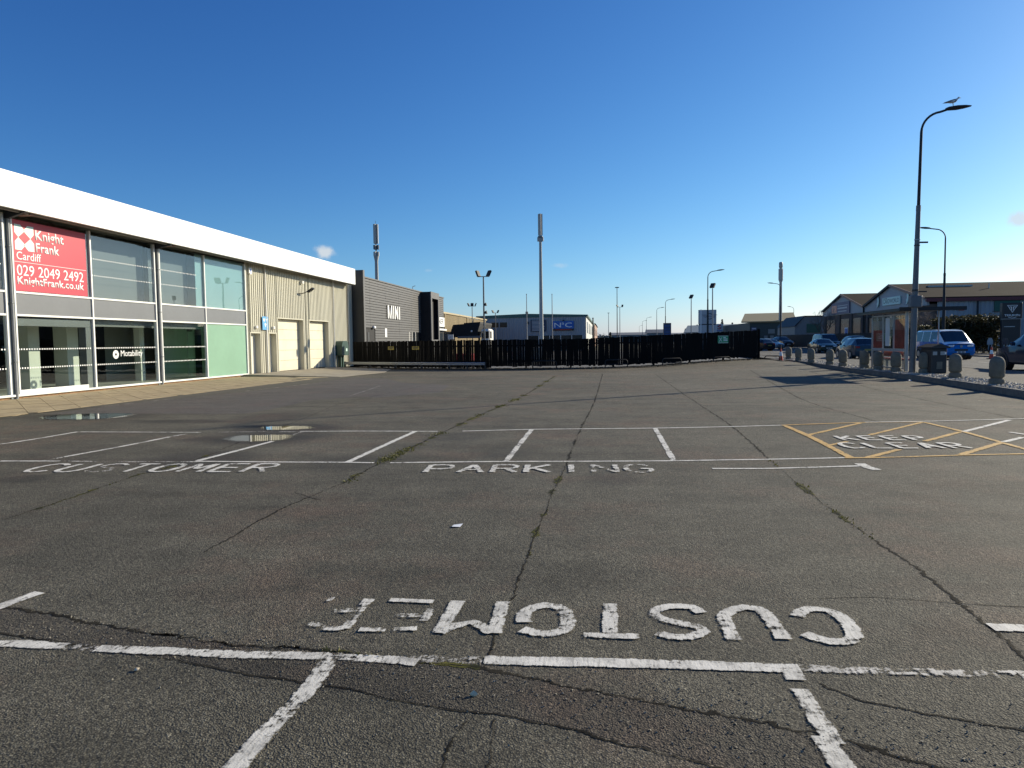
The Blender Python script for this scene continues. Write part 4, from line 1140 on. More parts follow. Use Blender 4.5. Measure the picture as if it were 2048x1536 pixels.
part('window', MB().box(XM - .04, XM - .03, 71, 75.5, .3, 2.7), 'far_glass', mini)
# entrance portal
part('portal_side', MB().box(XM - .1, -16.55, 66.2, 66.45, 0, 6.5), 'matt_black', mini)
part('portal_frame', MB().box(-16.549, -16.45, 66.19, 66.62, 0.2, 6.52).box(-16.549, -16.45, 69.1, 69.5, .2, 6.519).box(-16.549, -16.451, 66.621, 69.099, 5.9, 6.518).box(-16.549, -16.451, 66.621, 69.099, .2, 1.95), 'board_grey', mini)
part('portal_roof', MB().box(XM - .1, -16.55, 66.451, 69.5, 6.38, 6.5), 'charcoal', mini)
part('portal_side', MB().box(XM - .1, -16.55, 69.3, 69.5, 0, 6.379), 'matt_black', mini)
part('portal_glass', MB().box(-16.9, -16.88, 66.46, 69.29, 0, 6.37), 'int_dark', mini)
part('wall_lamp', MB().bbox(XM + .01, XM + .2, 51.9, 52.3, 2.78, 2.98, .05), 'sign_white', mini)
part('notice', MB().box(XM + .012, XM + .03, 55.0, 55.5, 2.15, 2.85), 'sign_white', mini)
part('roof_camera', MB().tube([(XM - .2, 64.3, 6.5), (XM - .2, 64.3, 6.85), (XM, 64.5, 6.95)], .03, 6), 'pole_grey', mini)
ml = thing('raised_letters', 'tall white raised letters on the grey boarded wall', 'sign', (XM + .05, 57.2, 3.6))
YL = [55.70, 57.02, 57.56, 58.80]
def glyph_block(mb, polys, at, depth):
    for q in polys: mb.prism(q, Matrix.Translation(at) @ FACE['+x'], depth)
    return mb
GB = {'M': ([[(0, 0), (.24, 0), (.24, 1.08), (0, 1.08)], [(.24, 1.08), (.24, .62), (.52, 0), (.61, 0), (.61, .12), (.27, 1.08)], [(.61, .12), (.61, 0), (.70, 0), (.98, .62), (.98, 1.08), (.95, 1.08)], [(.98, 0), (1.22, 0), (1.22, 1.08), (.98, 1.08)]], 55.62),
      'I': ([[(0, 0), (.25, 0), (.25, 1.08), (0, 1.08)]], 57.10), 'N': ([[(0, 0), (.23, 0), (.23, 1.08), (0, 1.08)], [(.23, 1.08), (.23, .62), (.67, 0), (.67, .46)], [(.67, 0), (.90, 0), (.90, 1.08), (.67, 1.08)]], 57.61), 'I2': ([[(0, 0), (.25, 0), (.25, 1.08), (0, 1.08)]], 58.77)}
for ch, (polys, y0) in GB.items():
    b_ = part('letter_body', glyph_block(MB(), polys, (XM + .03, y0, 3.66), .05), 'matt_black', ml)
    part('letter_face', glyph_block(MB(), polys, (XM + .081, y0, 3.66), .015), 'sign_white', b_)
sy = thing('dealer_sign', 'white illuminated box sign past the dark entrance portal', 'sign', (XM + .05, 73.3, 3.3))
part('panel', MB().bbox(XM + .01, XM + .12, 70.7, 75.8, 3.34, 4.36, .02), 'sign_white', sy)
lettering('SYTNER', 4.0, .56, (XM + .121, 71.2, 3.62), '+x', 'pole_dark', sy)
part('light_rail', MB().box(XM + .01, XM + .3, 70.7, 76.0, 2.95, 3.12), 'sign_white', sy)

# ================================================================== black board fence
fence = thing('board_fence', 'long black timber board fence closing the far end of the car park', 'fence', (-1, 43, 0))
bu = MB().bbox(-.5, .5, -.011, .011, 0, 1, .004)
bu.v = [(x * 1, y, z) for x, y, z in bu.v]
bm_ = bu.mesh('fence_board'); bm_.materials.append(MATS['fence_black'])
def ftop(x): return 1.78 if x < -1 else 1.78 + 0.42 * ((x + 1) / 11.0)
def fpos(s):
    for a, b in zip(FENCE, FENCE[1:]):
        d = Vector((b[0] - a[0], b[1] - a[1])); L_ = d.length
        if s <= L_: return Vector(a) + d * (s / L_), math.atan2(d.y, d.x)
        s -= L_
    return Vector(FENCE[-1]), math.atan2(d.y, d.x)
FL = sum((Vector(b) - Vector(a)).length for a, b in zip(FENCE, FENCE[1:]))
s = 0.06
nb = 0
while s < FL - .05:
    p, a = fpos(s)
    left = s < 11.3
    w_ = (U(.127, .141) if left else U(.138, .150)) * (1 if rnd() > .06 else .86)
    pitch = 0.142 if left else 0.148
    t = ftop(p.x) + U(-.025, .025)
    z0 = U(.05, .10) if left else U(.10, .17) + lot_z(p.x, p.y - .3) + .02
    o = bpy.data.objects.new('fence_board', bm_); COL.objects.link(o); o.parent = fence
    o.location = Vector((p.x, p.y, z0)) - Vector(fence.location)
    o.rotation_euler = (U(-.008, .008), U(-.012, .012), a + U(-.02, .02))
    o.scale = (w_, 1, t - z0)
    nb += 1
    s += pitch
off = 0.07
for (ha, hb) in ((.48, .45), (1.42, 1.42)):
    for i, (a, b) in enumerate(zip(FENCE, FENCE[1:])):
        d = Vector((b[0] - a[0], b[1] - a[1])).normalized(); nn = Vector((-d.y, d.x)) * off
        z = ha if ha < 1 else ftop((a[0] + b[0]) / 2) - .36
        part('fence_rail', MB().tube([(a[0] + nn.x, a[1] + nn.y, z), (b[0] + nn.x, b[1] + nn.y, z)], .045, 4), 'fence_black', fence)
s = 0.0
while s <= FL:
    p, a = fpos(s); nn = Vector((-math.sin(a), math.cos(a))) * .1
    part('fence_post', MB().cbox((p.x + nn.x, p.y + nn.y, ftop(p.x) / 2), (.1, .1, ftop(p.x) + .02), Matrix.Rotation(a, 3, 'Z')), 'fence_black', fence)
    s += 2.7
part('end_post', MB().box(9.98, 10.14, 49.0, 49.16, 0, 2.28), 'fence_black', fence)

def fence_sign(name, label, cat, x, y, ang, z, w_, h, mat, group=None):
    o = thing(name, label, cat, (x, y, z), ang, group)
    part('panel', MB().box(-w_ / 2, w_ / 2, -.03, -.018, 0, h), mat, o, local=True)
    return o
g = fence_sign('assembly_sign', 'small green sign with white arrows on the black fence', 'sign', 7.47, 47.27, math.atan2(2.3, 3.4), 1.38, .88, .48, 'sign_green')
for q in ([(-.36, .10), (-.32, .10), (-.10, .36), (-.14, .36)], [(-.12, .10), (-.08, .10), (-.32, .36), (-.36, .36)]):
    part('arrow', MB().prism(q, Matrix.Translation((0, -.031, 0)) @ FACE['-y'], .003), 'sign_white', g, local=True)
for v in (.14, .24, .34): part('text_bar', MB().prism(rect(.34 if v != .34 else .2, .045, 0.02, v), Matrix.Translation((0, -.031, 0)) @ FACE['-y'], .003), 'sign_white', g, local=True)
part('border', MB().prism(rect(.84, .02, -.42, .01), Matrix.Translation((0, -.031, 0)) @ FACE['-y'], .003).prism(rect(.84, .02, -.42, .45), Matrix.Translation((0, -.031, 0)) @ FACE['-y'], .003), 'sign_white', g, local=True)
for (x, y, a, lab) in ((-14.0, 45.28, math.atan2(-2.3, 4.1), 'small yellow notice on the fence, nearer the showroom'), (-12.1, 44.38, math.atan2(-1.7, 4.0), 'small yellow notice on the fence, farther from the showroom')):
    q = fence_sign('yellow_notice', lab, 'sign', x, y, a, 1.22, .56, .22, 'sign_yellow', 'yellow notices on the fence')
    part('text_bar', MB().prism(rect(.4, .04, -.2, .06), Matrix.Translation((0, -.031, 0)) @ FACE['-y'], .003).prism(rect(.46, .05, -.23, .13), Matrix.Translation((0, -.031, 0)) @ FACE['-y'], .003), 'sign_black', q, local=True)

# low galvanised guard rail in front of the fence
gr = thing('guard_rail', 'low galvanised guard rail in front of the black fence', 'guard rail', (-12, 43.6, 0))
GRP = [(-17.6, 46.3), (-13.4, 44.1), (-9.5, 42.5), (-7.2, 41.95)]
prof = [(0, .26), (.03, .30), (.0, .34), (.0, .36), (.03, .40), (0, .44)]
mb = MB()
for i, (x, y) in enumerate(GRP):
    for (d_, z) in prof: mb.v.append((x - d_ * .35, y - d_ * 1.0, z))
k = len(prof)
for i in range(len(GRP) - 1):
    for j in range(k - 1): mb.f.append((i * k + j, (i + 1) * k + j, (i + 1) * k + j + 1, i * k + j + 1))
part('rail', mb, 'galv', gr, recalc=False)
for i in range(7):
    t = i / 6 * (len(GRP) - 1); j = min(int(t), 2); t -= j
    x = GRP[j][0] + (GRP[j + 1][0] - GRP[j][0]) * t; y = GRP[j][1] + (GRP[j + 1][1] - GRP[j][1]) * t
    part('post', MB().box(x - .05, x + .05, y + .02, y + .12, 0, .46), 'pole_dark', gr)
# black hoop barriers
def hoop(name, label, x, y, ang, w_, h, group='black tubular hoops below the fence'):
    o = thing(name, label, 'barrier', (x, y, 0), ang, group)
    r_ = .16; pts = [(-w_ / 2, 0, 0), (-w_ / 2, 0, h - r_)]
    for i in range(1, 6): pts.append((-w_ / 2 + r_ - r_ * math.cos(i * math.pi / 12), 0, h - r_ + r_ * math.sin(i * math.pi / 12)))
    for i in range(1, 7): pts.append((w_ / 2 - r_ + r_ * math.sin(i * math.pi / 12), 0, h - r_ + r_ * math.cos(i * math.pi / 12)))
    pts.append((w_ / 2, 0, 0))
    part('hoop', MB().tube(pts, .032, 8), 'matt_black', o, local=True, smooth=50)
    part('crossbar', MB().tube([(-w_ / 2, 0, h * .45), (w_ / 2, 0, h * .45)], .028, 8), 'matt_black', o, local=True, smooth=50)
    return o
for i, (x, y, a, lab) in enumerate(((-3.6, 41.7, .03, 'black tubular hoop below the middle of the fence'), (0.6, 42.6, .35, 'black tubular hoop where the fence begins to bend'),
                               (4.0, 44.5, .55, 'black tubular hoop below the bend of the fence'), (7.3, 46.5, .6, 'black tubular hoop below the green fence sign'),
                               (10.85, 48.6, -.25, 'black tubular hoop beyond the fence end beside the cone'))):
    hoop('hoop_barrier', lab, x, y, a, 1.4 if i < 4 else .95, .5)

def cone(label, x, y, z, h=.75, group='traffic cones'):
    o = thing('traffic_cone', label, 'traffic cone', (x, y, z), U(0, 1), group)
    part('base', MB().bbox(-.2, .2, -.2, .2, 0, .05, .01), 'trim_black', o, local=True)
    part('body', MB().tube([(0, 0, .05), (0, 0, h)], [.15, .035], 14), 'cone_orange', o, local=True, smooth=40)
    part('sleeve', MB().tube([(0, 0, h * .42), (0, 0, h * .74)], [.112, .070], 14, cap=False), 'sign_white', o, local=True, smooth=40)
    return o
cone('faded red traffic cone at the end of the black fence', 11.55, 49.3, .12, .85)
o = part('marker_post', MB().tube([(11.65, 49.8, .1), (11.65, 49.8, 1.2)], .055, 8), 'trim_black', smooth=40)
tag(o, 'slim black post standing behind the red cone', 'post'); rebase(o)

# ================================================================== poles, masts and street lamps
def head(mb, c, yaw, tilt, sz=(.42, .12, .34)):
    M = Matrix.Rotation(yaw, 3, 'Z') @ Matrix.Rotation(tilt, 3, 'X')
    mb.cbox(c, sz, M)
def flood_pole(label, x, y, h, heads, r0=.07, r1=.05, bar=.75, extra=False, mat='lamp_grey', z=0.0, hs=1.0):
    o = thing('floodlight_pole', label, 'lamp post', (x, y, z), 0, 'floodlight poles')
    part('pole', MB().tube([(0, 0, 0), (0, 0, h * .25), (0, 0, h)], [r0, r0, r1], 10), mat, o, local=True, smooth=40)
    part('base_plate', MB().box(-.16, .16, -.16, .16, 0, .03), mat, o, local=True)
    if len(heads) > 1: part('crossbar', MB().box(-bar / 2 - .04, bar / 2 + .04, -.03, .03, h, h + .05), mat, o, local=True)
    for i, (yaw, tilt) in enumerate(heads):
        xx = 0 if len(heads) == 1 else -bar / 2 + bar * i / (len(heads) - 1)
        mb = MB(); head(mb, (xx, 0, h + .24 * hs), yaw, tilt, (.40 * hs, .13 * hs, .42 * hs)); hd = part('lamp_head', mb, 'pole_dark', o, local=True)
        part('yoke', MB().box(xx - .02, xx + .02, -.02, .02, h, h + .14), mat, hd, local=True)
    if extra:
        for (zz_, sx) in ((.69, .12), (.60, .16)):
            part('camera', MB().tube([(0, 0, h * zz_), (sx, -.05, h * zz_ + .06), (sx, -.05, h * zz_ - .1)], [.03, .09, .12], 10), 'pole_dark', o, local=True, smooth=40)
    return o
flood_pole('twin floodlight pole with cameras rising behind the black fence', -8.57, 49.87, 6.25, [(R(75), R(-20)), (R(-55), R(-25))], bar=.78, extra=True)
flood_pole('triple floodlight pole in front of the tan metal building', -18.3, 96.9, 6.6, [(R(80), R(-25)), (0, R(-20)), (R(-80), R(-25))], bar=1.0)
flood_pole('twin floodlight pole in front of the grey corrugated building', -16.9, 108.8, 6.1, [(R(70), R(-25)), (R(-60), R(-25))], bar=.8)
flood_pole('twin floodlight pole beside the tall thin pole', 2.5, 130, 7.6, [(R(60), R(-30)), (R(-60), R(-10))], bar=.9, mat='pole_grey')
flood_pole('single floodlight pole left of the winged emblem totem', 10.6, 91.5, 6.7, [(R(-50), R(-35))], mat='pole_grey', hs=1.2)
flood_pole('single floodlight pole standing in front of the winged emblem totem', 10.6, 73.5, 6.7, [(R(-40), R(-35))], mat='pole_grey', hs=1.2)
def slim_pole(label, cat, x, y, h, r_, mat='pole_grey', top=False):
    o = thing('slim_pole', label, cat, (x, y, 0))
    part('shaft', MB().tube([(0, 0, 0), (0, 0, h)], [r_, r_ * .55], 8), mat, o, local=True, smooth=40)
    part('cap', MB().tube([(0, 0, h), (0, 0, h + .12)], [r_ * .8, r_ * .8], 8), mat, o, local=True)
    if top: part('lamp_ring', MB().box(-.5, .5, -.14, .14, h - .15, h + .05), 'pole_dark', o, local=True)
    return o
slim_pole('slim grey flagpole before the corrugated building, left of the mast', 'flagpole', -12.16, 109.9, 8.9, .09)
slim_pole('slim grey flagpole before the blue lettered sign', 'flagpole', -8.31, 111.2, 8.9, .09)
slim_pole('tall thin high mast lamp pole on the skyline', 'lamp post', 2.78, 179.4, 14.8, .13, 'pole_dark', True)
slim_pole('far thin high mast lamp pole near the horizon', 'lamp post', 1.26, 344, 14.8, .18, 'pole_grey', True)
slim_pole('short dark post beside the corner of the corrugated building', 'post', -2.0, 112, 5.1, .16, 'trim_black')

def mast(label, x, y, h, kind, z=0):
    o = thing('phone_mast', label, 'phone mast', (x, y, z), 0, 'phone masts')
    if kind == 0:
        part('shaft', MB().tube([(0, 0, 0), (0, 0, h * .80), (0, 0, h * .83)], [.28, .16, .30], 12), 'mast_grey', o, local=True, smooth=40)
        for i in range(3):
            g_ = i * 2.094 + .4
            part('antenna', MB().cbox((.13 * math.cos(g_), .13 * math.sin(g_), h * .925), (.24, .27, h * .15), Matrix.Rotation(g_, 3, 'Z')), 'antenna', o, local=True)
        part('collar', MB().tube([(0, 0, h * .828), (0, 0, h * .845)], .3, 10), 'lamp_grey', o, local=True)
        for s_ in (-1, 1): part('radio_unit', MB().bbox(s_ * .24 - .13, s_ * .24 + .13, -.16, .16, h * .79 + .3, h * .79 + .8, .02), 'antenna', o, local=True)
    elif kind == 1:
        part('shaft', MB().tube([(0, 0, 0), (0, 0, h * .72), (0, 0, h * .76)], [.30, .22, .36], 12), 'mast_grey', o, local=True, smooth=40)
        part('inner_pole', MB().tube([(0, 0, h * .76), (0, 0, h)], .08, 8), 'lamp_grey', o, local=True)
        for i in range(3):
            g_ = i * 2.094 + .1
            part('antenna', MB().cbox((.22 * math.cos(g_), .22 * math.sin(g_), h * .925), (.18, .30, h * .145), Matrix.Rotation(g_, 3, 'Z')), 'antenna', o, local=True)
            for zf in (.775, .825): part('radio_unit', MB().cbox((.25 * math.cos(g_), .25 * math.sin(g_), h * zf), (.22, .32, .55), Matrix.Rotation(g_, 3, 'Z')), 'antenna' if zf < .8 else 'lamp_grey', o, local=True)
        part('finial', MB().tube([(0, 0, h), (0, 0, h + .4)], .02, 6), 'pole_dark', o, local=True)
    else:
        part('shaft', MB().tube([(0, 0, 0), (0, 0, h * .76), (0, 0, h * .79)], [.40, .26, .45], 12), 'mast_grey', o, local=True, smooth=40)
        part('shroud', MB().tube([(0, 0, h * .79), (0, 0, h * .92)], .45, 14), 'antenna', o, local=True, smooth=40)
        part('antenna', MB().tube([(0, 0, h * .92), (0, 0, h * .94), (0, 0, h * .99), (0, 0, h)], [.2, .38, .38, .25], 14), 'antenna', o, local=True, smooth=40)
    return o
mast('slim grey phone mast rising behind the middle of the fence', -7.8, 86.5, 17.0, 0)
mast('phone mast with stacked antennas behind the board clad dealership', -29.3, 89.3, 17.0, 1)
mast('phone mast with rounded shroud standing across the road', 35.1, 150.5, 17.0, 2)

def street_lamp(label, x, y, h, side, z=.19, r0=.11, arm=1.9, mat='lamp_grey', lean=0.0, extras=False, bracket=.75):
    o = thing('street_lamp', label, 'street lamp', (x, y, z), 0, 'street lamps along the road')
    o.rotation_euler = (0, lean, 0)
    part('base_column', MB().tube([(0, 0, 0), (0, 0, 2.6), (0, 0, h * .62)], [r0 * 1.15, r0 * 1.1, r0 * .8], 14), mat, o, local=True, smooth=40)
    pts = [(0, 0, h * .62), (0, 0, h - .95)]
    for i in range(1, 9):
        a = i / 8 * math.pi / 2 * .93
        pts.append((side * bracket * (1 - math.cos(a)), 0, h - .95 + bracket * math.sin(a)))
    e = pts[-1]
    pts.append((e[0] + side * (arm - bracket - .6), 0, e[2] + .08))
    part('arm', MB().tube(pts, [r0 * .62, r0 * .5] + [r0 * .42] * (len(pts) - 2), 10), 'pole_dark', o, local=True, smooth=50)
    ex, ez = pts[-1][0], pts[-1][2]
    ln = MB()
    prof_ = [(-.06, .05, .05), (.05, .13, .10), (.35, .17, .12), (.62, .15, .09), (.86, .06, .035)]
    b0 = 0
    for (t, w_, hh) in prof_:
        for k_ in range(10):
            g_ = 2 * math.pi * k_ / 10
            ln.v.append((ex + side * t, w_ * math.cos(g_), ez + .03 + t * .09 + hh * .7 * math.sin(g_)))
    for i in range(len(prof_) - 1):
        for k_ in range(10): ln.f.append((i * 10 + k_, i * 10 + (k_ + 1) % 10, (i + 1) * 10 + (k_ + 1) % 10, (i + 1) * 10 + k_))
    ln.f.append(tuple(range(10))); ln.f.append(tuple(40 + i for i in range(10)))
    part('lantern', ln, 'pole_dark', o, local=True, smooth=50)
    part('collar', MB().tube([(0, 0, h * .615), (0, 0, h * .635)], r0 * .86, 12), mat, o, local=True)
    if extras:
        part('strap', MB().tube([(0, 0, 5.05), (0, 0, 5.09)], r0 * 1.08, 12), 'trim_black', o, local=True)
        part('strap', MB().tube([(0, 0, 5.28), (0, 0, 5.31)], r0 * 1.08, 12), 'galv', o, local=True)
        part('side_bracket', MB().box(.05, .40, -.03, .03, 5.16, 5.22), 'trim_black', o, local=True)
        part('strap', MB().tube([(0, 0, 3.25), (0, 0, 3.33)], r0 * 1.2, 12), 'trim_black', o, local=True)
        part('side_bracket', MB().box(.05, .42, -.04, .04, 3.22, 3.27), 'trim_black', o, local=True)
        part('flag_box', MB().bbox(-.21, .22, -.16, .12, 2.62, 3.08, .02), 'lamp_grey', o, local=True)
    return o
L0 = street_lamp('tall near street lamp by the bus shelter with a gull on top', 12.2, 30.4, 10.45, 1, r0=.104, arm=1.6, lean=R(1.0), extras=True)
street_lamp('street lamp across the road facing left above the dark roof', 27.6, 62.9, 10.4, -1, mat='pole_dark')
street_lamp('street lamp rising behind the winged emblem totem', 13.1, 95.0, 10.4, 1, mat='pole_dark')
street_lamp('street lamp rising behind the dark blue totem', 13.0, 160, 10.4, 1, mat='pole_dark')
street_lamp('street lamp receding along the road, just left of the dark blue totem', 13.9, 200, 10.4, 1, mat='pole_grey')
street_lamp('far street lamp, third from the dark blue totem', 15.7, 283, 10.4, 1, mat='pole_grey')
street_lamp('far street lamp, fourth from the dark blue totem', 16.6, 332, 10.4, 1, mat='pole_grey')
street_lamp('smallest far street lamp near the vanishing point', 20.1, 440, 10.4, 1, mat='pole_grey')
street_lamp('street lamp facing left behind the shrouded phone mast', 27.9, 119.5, 10.4, -1, mat='pole_dark')
street_lamp('distant street lamp facing left above the grey shed', 52.6, 210, 10.4, -1, mat='pole_grey', arm=1.6)

# ================================================================== far side of the yard
nc = thing('corrugated_warehouse', 'low blue grey corrugated warehouse with teal roof edge behind the fence', 'building', (-12.5, 120, 0))
mb = MB(); corr(mb, lambda a, d, z: (a, 120 - d, z), -21.6, -3.3, 0, 5.75, .42, .05)
part('front_wall', mb, 'nc_clad', nc, recalc=False)
part('core', MB().box(-21.55, -3.35, 120.05, 190, 0, 5.6), 'nc_clad', nc)
part('side_wall', MB().box(-3.349, -3.30, 120.0, 190, 0, 5.75), 'nc_side', nc)
part('roof_edge', MB().prism([(-22.0, 5.7), (-3.0, 5.70), (-3.0, 6.02), (-13.2, 6.34), (-22.0, 6.08)], Matrix.Translation((0, 119.85, 0)) @ FACE['-y'], -71), 'teal_trim', nc)
part('flue', MB().box(-13.6, -13.2, 121, 121.4, 6.1, 6.75), 'pole_dark', nc)
for (x0, x1) in ((-19.35, -18.1), (-17.9, -16.65)):
    w_ = part('window', MB().box(x0, x1, 119.9, 119.94, 4.1, 4.97), 'far_glass', nc)
    part('window_frame', MB().box(x0 - .08, x1 + .08, 119.945, 119.98, 4.02, 5.05), 'sign_grey', w_)
part('shopfront', MB().box(-13.2, -3.9, 119.9, 119.93, .2, 2.62), 'far_glass', nc)
for i in range(6): part('shopfront_post', MB().box(-13.2 + i * 1.86, -13.08 + i * 1.86, 119.86, 119.9, .2, 2.62), 'nc_side', nc)
for i in range(4): part('side_window', MB().box(-3.3, -3.28, 126 + i * 14, 133 + i * 14, 3.0, 5.0), 'far_glass', nc)
part('lamp', MB().bbox(-13.3, -12.95, 119.6, 119.94, 4.6, 5.0, .05), 'pole_dark', nc)
s1 = thing('price_board', 'dark lettered board on the corrugated warehouse wall', 'sign', (-11.5, 119.8, 3.3))
part('panel', MB().box(-12.6, -10.0, 119.78, 119.88, 3.3, 5.3), 'sign_navy', s1)
for i in range(8): part('text_bar', MB().box(-12.4, -10.7 + U(-.3, .5), 119.76, 119.779, 3.45 + i * .225, 3.57 + i * .225), 'sign_grey', s1)
s2 = thing('blue_shop_sign', 'bright blue sign with white initials on the corrugated warehouse', 'sign', (-7.1, 119.8, 3.3))
part('panel', MB().box(-8.85, -5.35, 119.76, 119.87, 3.75, 5.0), 'sign_royal', s2)
part('lower_panel', MB().box(-8.85, -5.35, 119.76, 119.87, 3.40, 3.749), 'sign_black', s2)
lettering('N', 1.1, .78, (-8.6, 119.758, 3.95), '-y', 'sign_white', s2)
lettering('a', .38, .34, (-7.35, 119.758, 4.4), '-y', 'sign_white', s2)
lettering('C', 1.15, .78, (-6.8, 119.758, 3.95), '-y', 'sign_white', s2)
part('text_bar', MB().box(-8.4, -5.8, 119.74, 119.759, 3.5, 3.62), 'sign_redtext', s2)
part('sign_lamp', MB().box(-7.2, -6.9, 119.4, 119.87, 5.05, 5.2), 'pole_dark', s2)
tb = thing('tan_warehouse', 'tan corrugated warehouse with cream gutter behind the dealership', 'building', (-21, 100, 0))
mb = MB(); corr(mb, lambda a, d, z: (-20 + d, a, z), 84, 101, 0, 5.25, .6, .06); part('side_wall', mb, 'tan_clad', tb, recalc=False)
mb = MB(); corr(mb, lambda a, d, z: (-20 + d, a, z), 101.2, 118, 0, 5.2, .6, .06); part('side_wall', mb, 'tan_clad', tb, recalc=False)
part('core', MB().box(-50, -20.05, 84, 118, 0, 5.2), 'tan_clad', tb)
part('gutter', MB().box(-20.1, -19.8, 83.9, 118.1, 5.26, 5.46), 'tan_trim', tb)
part('downpipe', MB().box(-19.93, -19.8, 101.0, 101.18, 0, 5.26), 'tan_trim', tb)
part('downpipe', MB().box(-19.93, -19.8, 86.6, 86.8, 0, 5.26), 'tan_trim', tb)
cp = thing('dark_canopy', 'black lean to canopy in front of the tan warehouse', 'canopy', (-17, 86, 0))
part('roof', MB().prism([(-19.0, 2.3), (-18.45, 3.8), (-17.1, 3.88), (-17.1, 4.0), (-15.1, 4.1), (-15.1, 3.9), (-15.6, 2.3)], Matrix.Translation((0, 85, 0)) @ FACE['-y'], -9), 'matt_black', cp)
part('edge_beam', MB().box(-17.9, -15.1, 84.9, 84.99, 2.15, 2.42), 'lamp_grey', cp)
for x in (-18.8, -15.3): part('post', MB().box(x - .1, x + .1, 85.2, 85.4, 0, 2.4), 'matt_black', cp)
part('lamp', MB().bbox(-16.25, -16.05, 84.9, 84.99, 2.9, 3.1, .03), 'sign_white', cp)
tr = thing('lorry', 'pale tractor cab parked beside the dark canopy', 'lorry', (-14.5, 86, 0))
part('cab', MB().prism([(-.0, .9), (2.0, .9), (2.05, 2.0), (1.75, 3.2), (.2, 3.4), (0, 3.0)], Matrix.Translation((-13.95, 86.2, 0)) @ FACE['-x'] , 1.1) if False else MB().bbox(-15.0, -13.95, 85, 88, .9, 3.25, .18), 'off_white', tr)
part('windscreen', MB().box(-14.9, -14.05, 84.97, 84.999, 2.1, 2.95), 'car_glass', tr)
part('side_window', MB().box(-13.949, -13.93, 85.4, 86.4, 2.1, 2.95), 'car_glass', tr)
part('chassis', MB().box(-14.95, -14.0, 85.2, 92, .45, .9), 'trim_black', tr)
part('mirror', MB().box(-13.85, -13.72, 84.9, 85.0, 2.2, 2.9), 'trim_black', tr)
part('stack', MB().tube([(-15.05, 88.3, .9), (-15.05, 88.3, 3.5)], .12, 8), 'pole_dark', tr)
for (x, y) in ((-14.9, 85.9), (-14.05, 85.9), (-14.9, 90.5), (-14.05, 90.5)):
    part('wheel', MB().tube([(x - .14, y, .5), (x + .14, y, .5)], .5, 14), 'rubber', tr)
sb = thing('yard_sign_board', 'small white and grey boards on posts beyond the fence', 'sign', (-17.6, 78, 0))
part('board', MB().box(-17.55, -16.9, 78, 78.06, 2.0, 2.55), 'sign_white', sb)
part('board', MB().box(-18.4, -17.56, 78.02, 78.08, 1.7, 2.6), 'lamp_grey', sb)
part('post', MB().box(-17.5, -17.42, 78.07, 78.13, 0, 2.0), 'pole_grey', sb)
# sunlit yard clutter showing through the fence gaps
for (x, y, w_, d_, h, m_, lab, cat) in ((-11.3, 55.5, 1.7, 2.6, .75, 'sign_redtext', 'red covered pallet seen through the fence gaps', 'pallet'), (-6.4, 58, 2.6, 2.0, 1.15, 'int_white', 'white covered pallet behind the fence', 'pallet')):
    o = thing('pallet', lab, cat, (x, y, 0), U(-.2, .2))
    part('load', MB().bbox(-w_ / 2, w_ / 2, -d_ / 2, d_ / 2, .15, h, .06), m_, o, local=True)
    part('deck', MB().box(-w_ / 2 - .05, w_ / 2 + .05, -d_ / 2 - .05, d_ / 2 + .05, .1, .148), 'bark', o, local=True)
    for i in (-1, 0, 1): part('skid', MB().box(i * w_ * .42 - .06, i * w_ * .42 + .06, -d_ / 2, d_ / 2, 0, .1), 'bark', o, local=True)

# ================================================================== bollards, bin, shelter
lm = MB(); prof = [(.0, .19), (.055, .205), (.16, .205), (.205, .185), (.215, .155), (.25, .165), (.275, .195), (.30, .205), (.66, .205), (.74, .192), (.81, .155), (.86, .10), (.88, .0)]
NS = 20
for (z, r_) in prof:
    for k in range(NS): lm.v.append((r_ * math.cos(2 * math.pi * k / NS), r_ * math.sin(2 * math.pi * k / NS), z - .02))
for i in range(len(prof) - 1):
    for k in range(NS): lm.f.append((i * NS + k, i * NS + (k + 1) % NS, (i + 1) * NS + (k + 1) % NS, (i + 1) * NS + k))
nb_ = 7
base_m = MB(); base_m.v = lm.v[:NS * nb_]; base_m.f = [f for f in lm.f if max(f) < NS * nb_]
sh_m = MB(); sh_m.v = lm.v[NS * (nb_ - 1):]; sh_m.f = [tuple(i - NS * (nb_ - 1) for i in f) for f in lm.f if min(f) >= NS * (nb_ - 1)]
BOL = [(12.53, 51.3, 'farthest stone bollard next to the hoop barrier'), (12.26, 47.7, 'second stone bollard from the fence end'), (11.98, 43.8, 'third stone bollard from the fence end'),
       (11.95, 40.2, 'stone bollard in front of the estate car bonnet'), (11.9, 37.9, 'stone bollard in front of the estate car wheel'), (11.95, 35.0, 'dark stone bollard half covering the white marker post'),
       (11.95, 33.3, 'mossy sunlit stone bollard by the shelter corner'), (12.0, 31.5, 'stone bollard before the red poster panel'), (12.45, 29.9, 'stone bollard in front of the black litter bin'),
       (12.05, 26.5, 'stone bollard in front of the blue van, second nearest'), (11.53, 22.83, 'nearest stone bollard at the right edge')]
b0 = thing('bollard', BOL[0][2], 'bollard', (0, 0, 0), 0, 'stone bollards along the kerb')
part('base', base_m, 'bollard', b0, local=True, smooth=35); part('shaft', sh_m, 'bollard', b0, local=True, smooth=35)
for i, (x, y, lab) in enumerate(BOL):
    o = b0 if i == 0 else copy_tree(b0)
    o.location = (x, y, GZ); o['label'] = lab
    o.rotation_euler = (U(-.015, .015), U(-.02, .02) + (.04 if i == 6 else 0), U(0, 6))

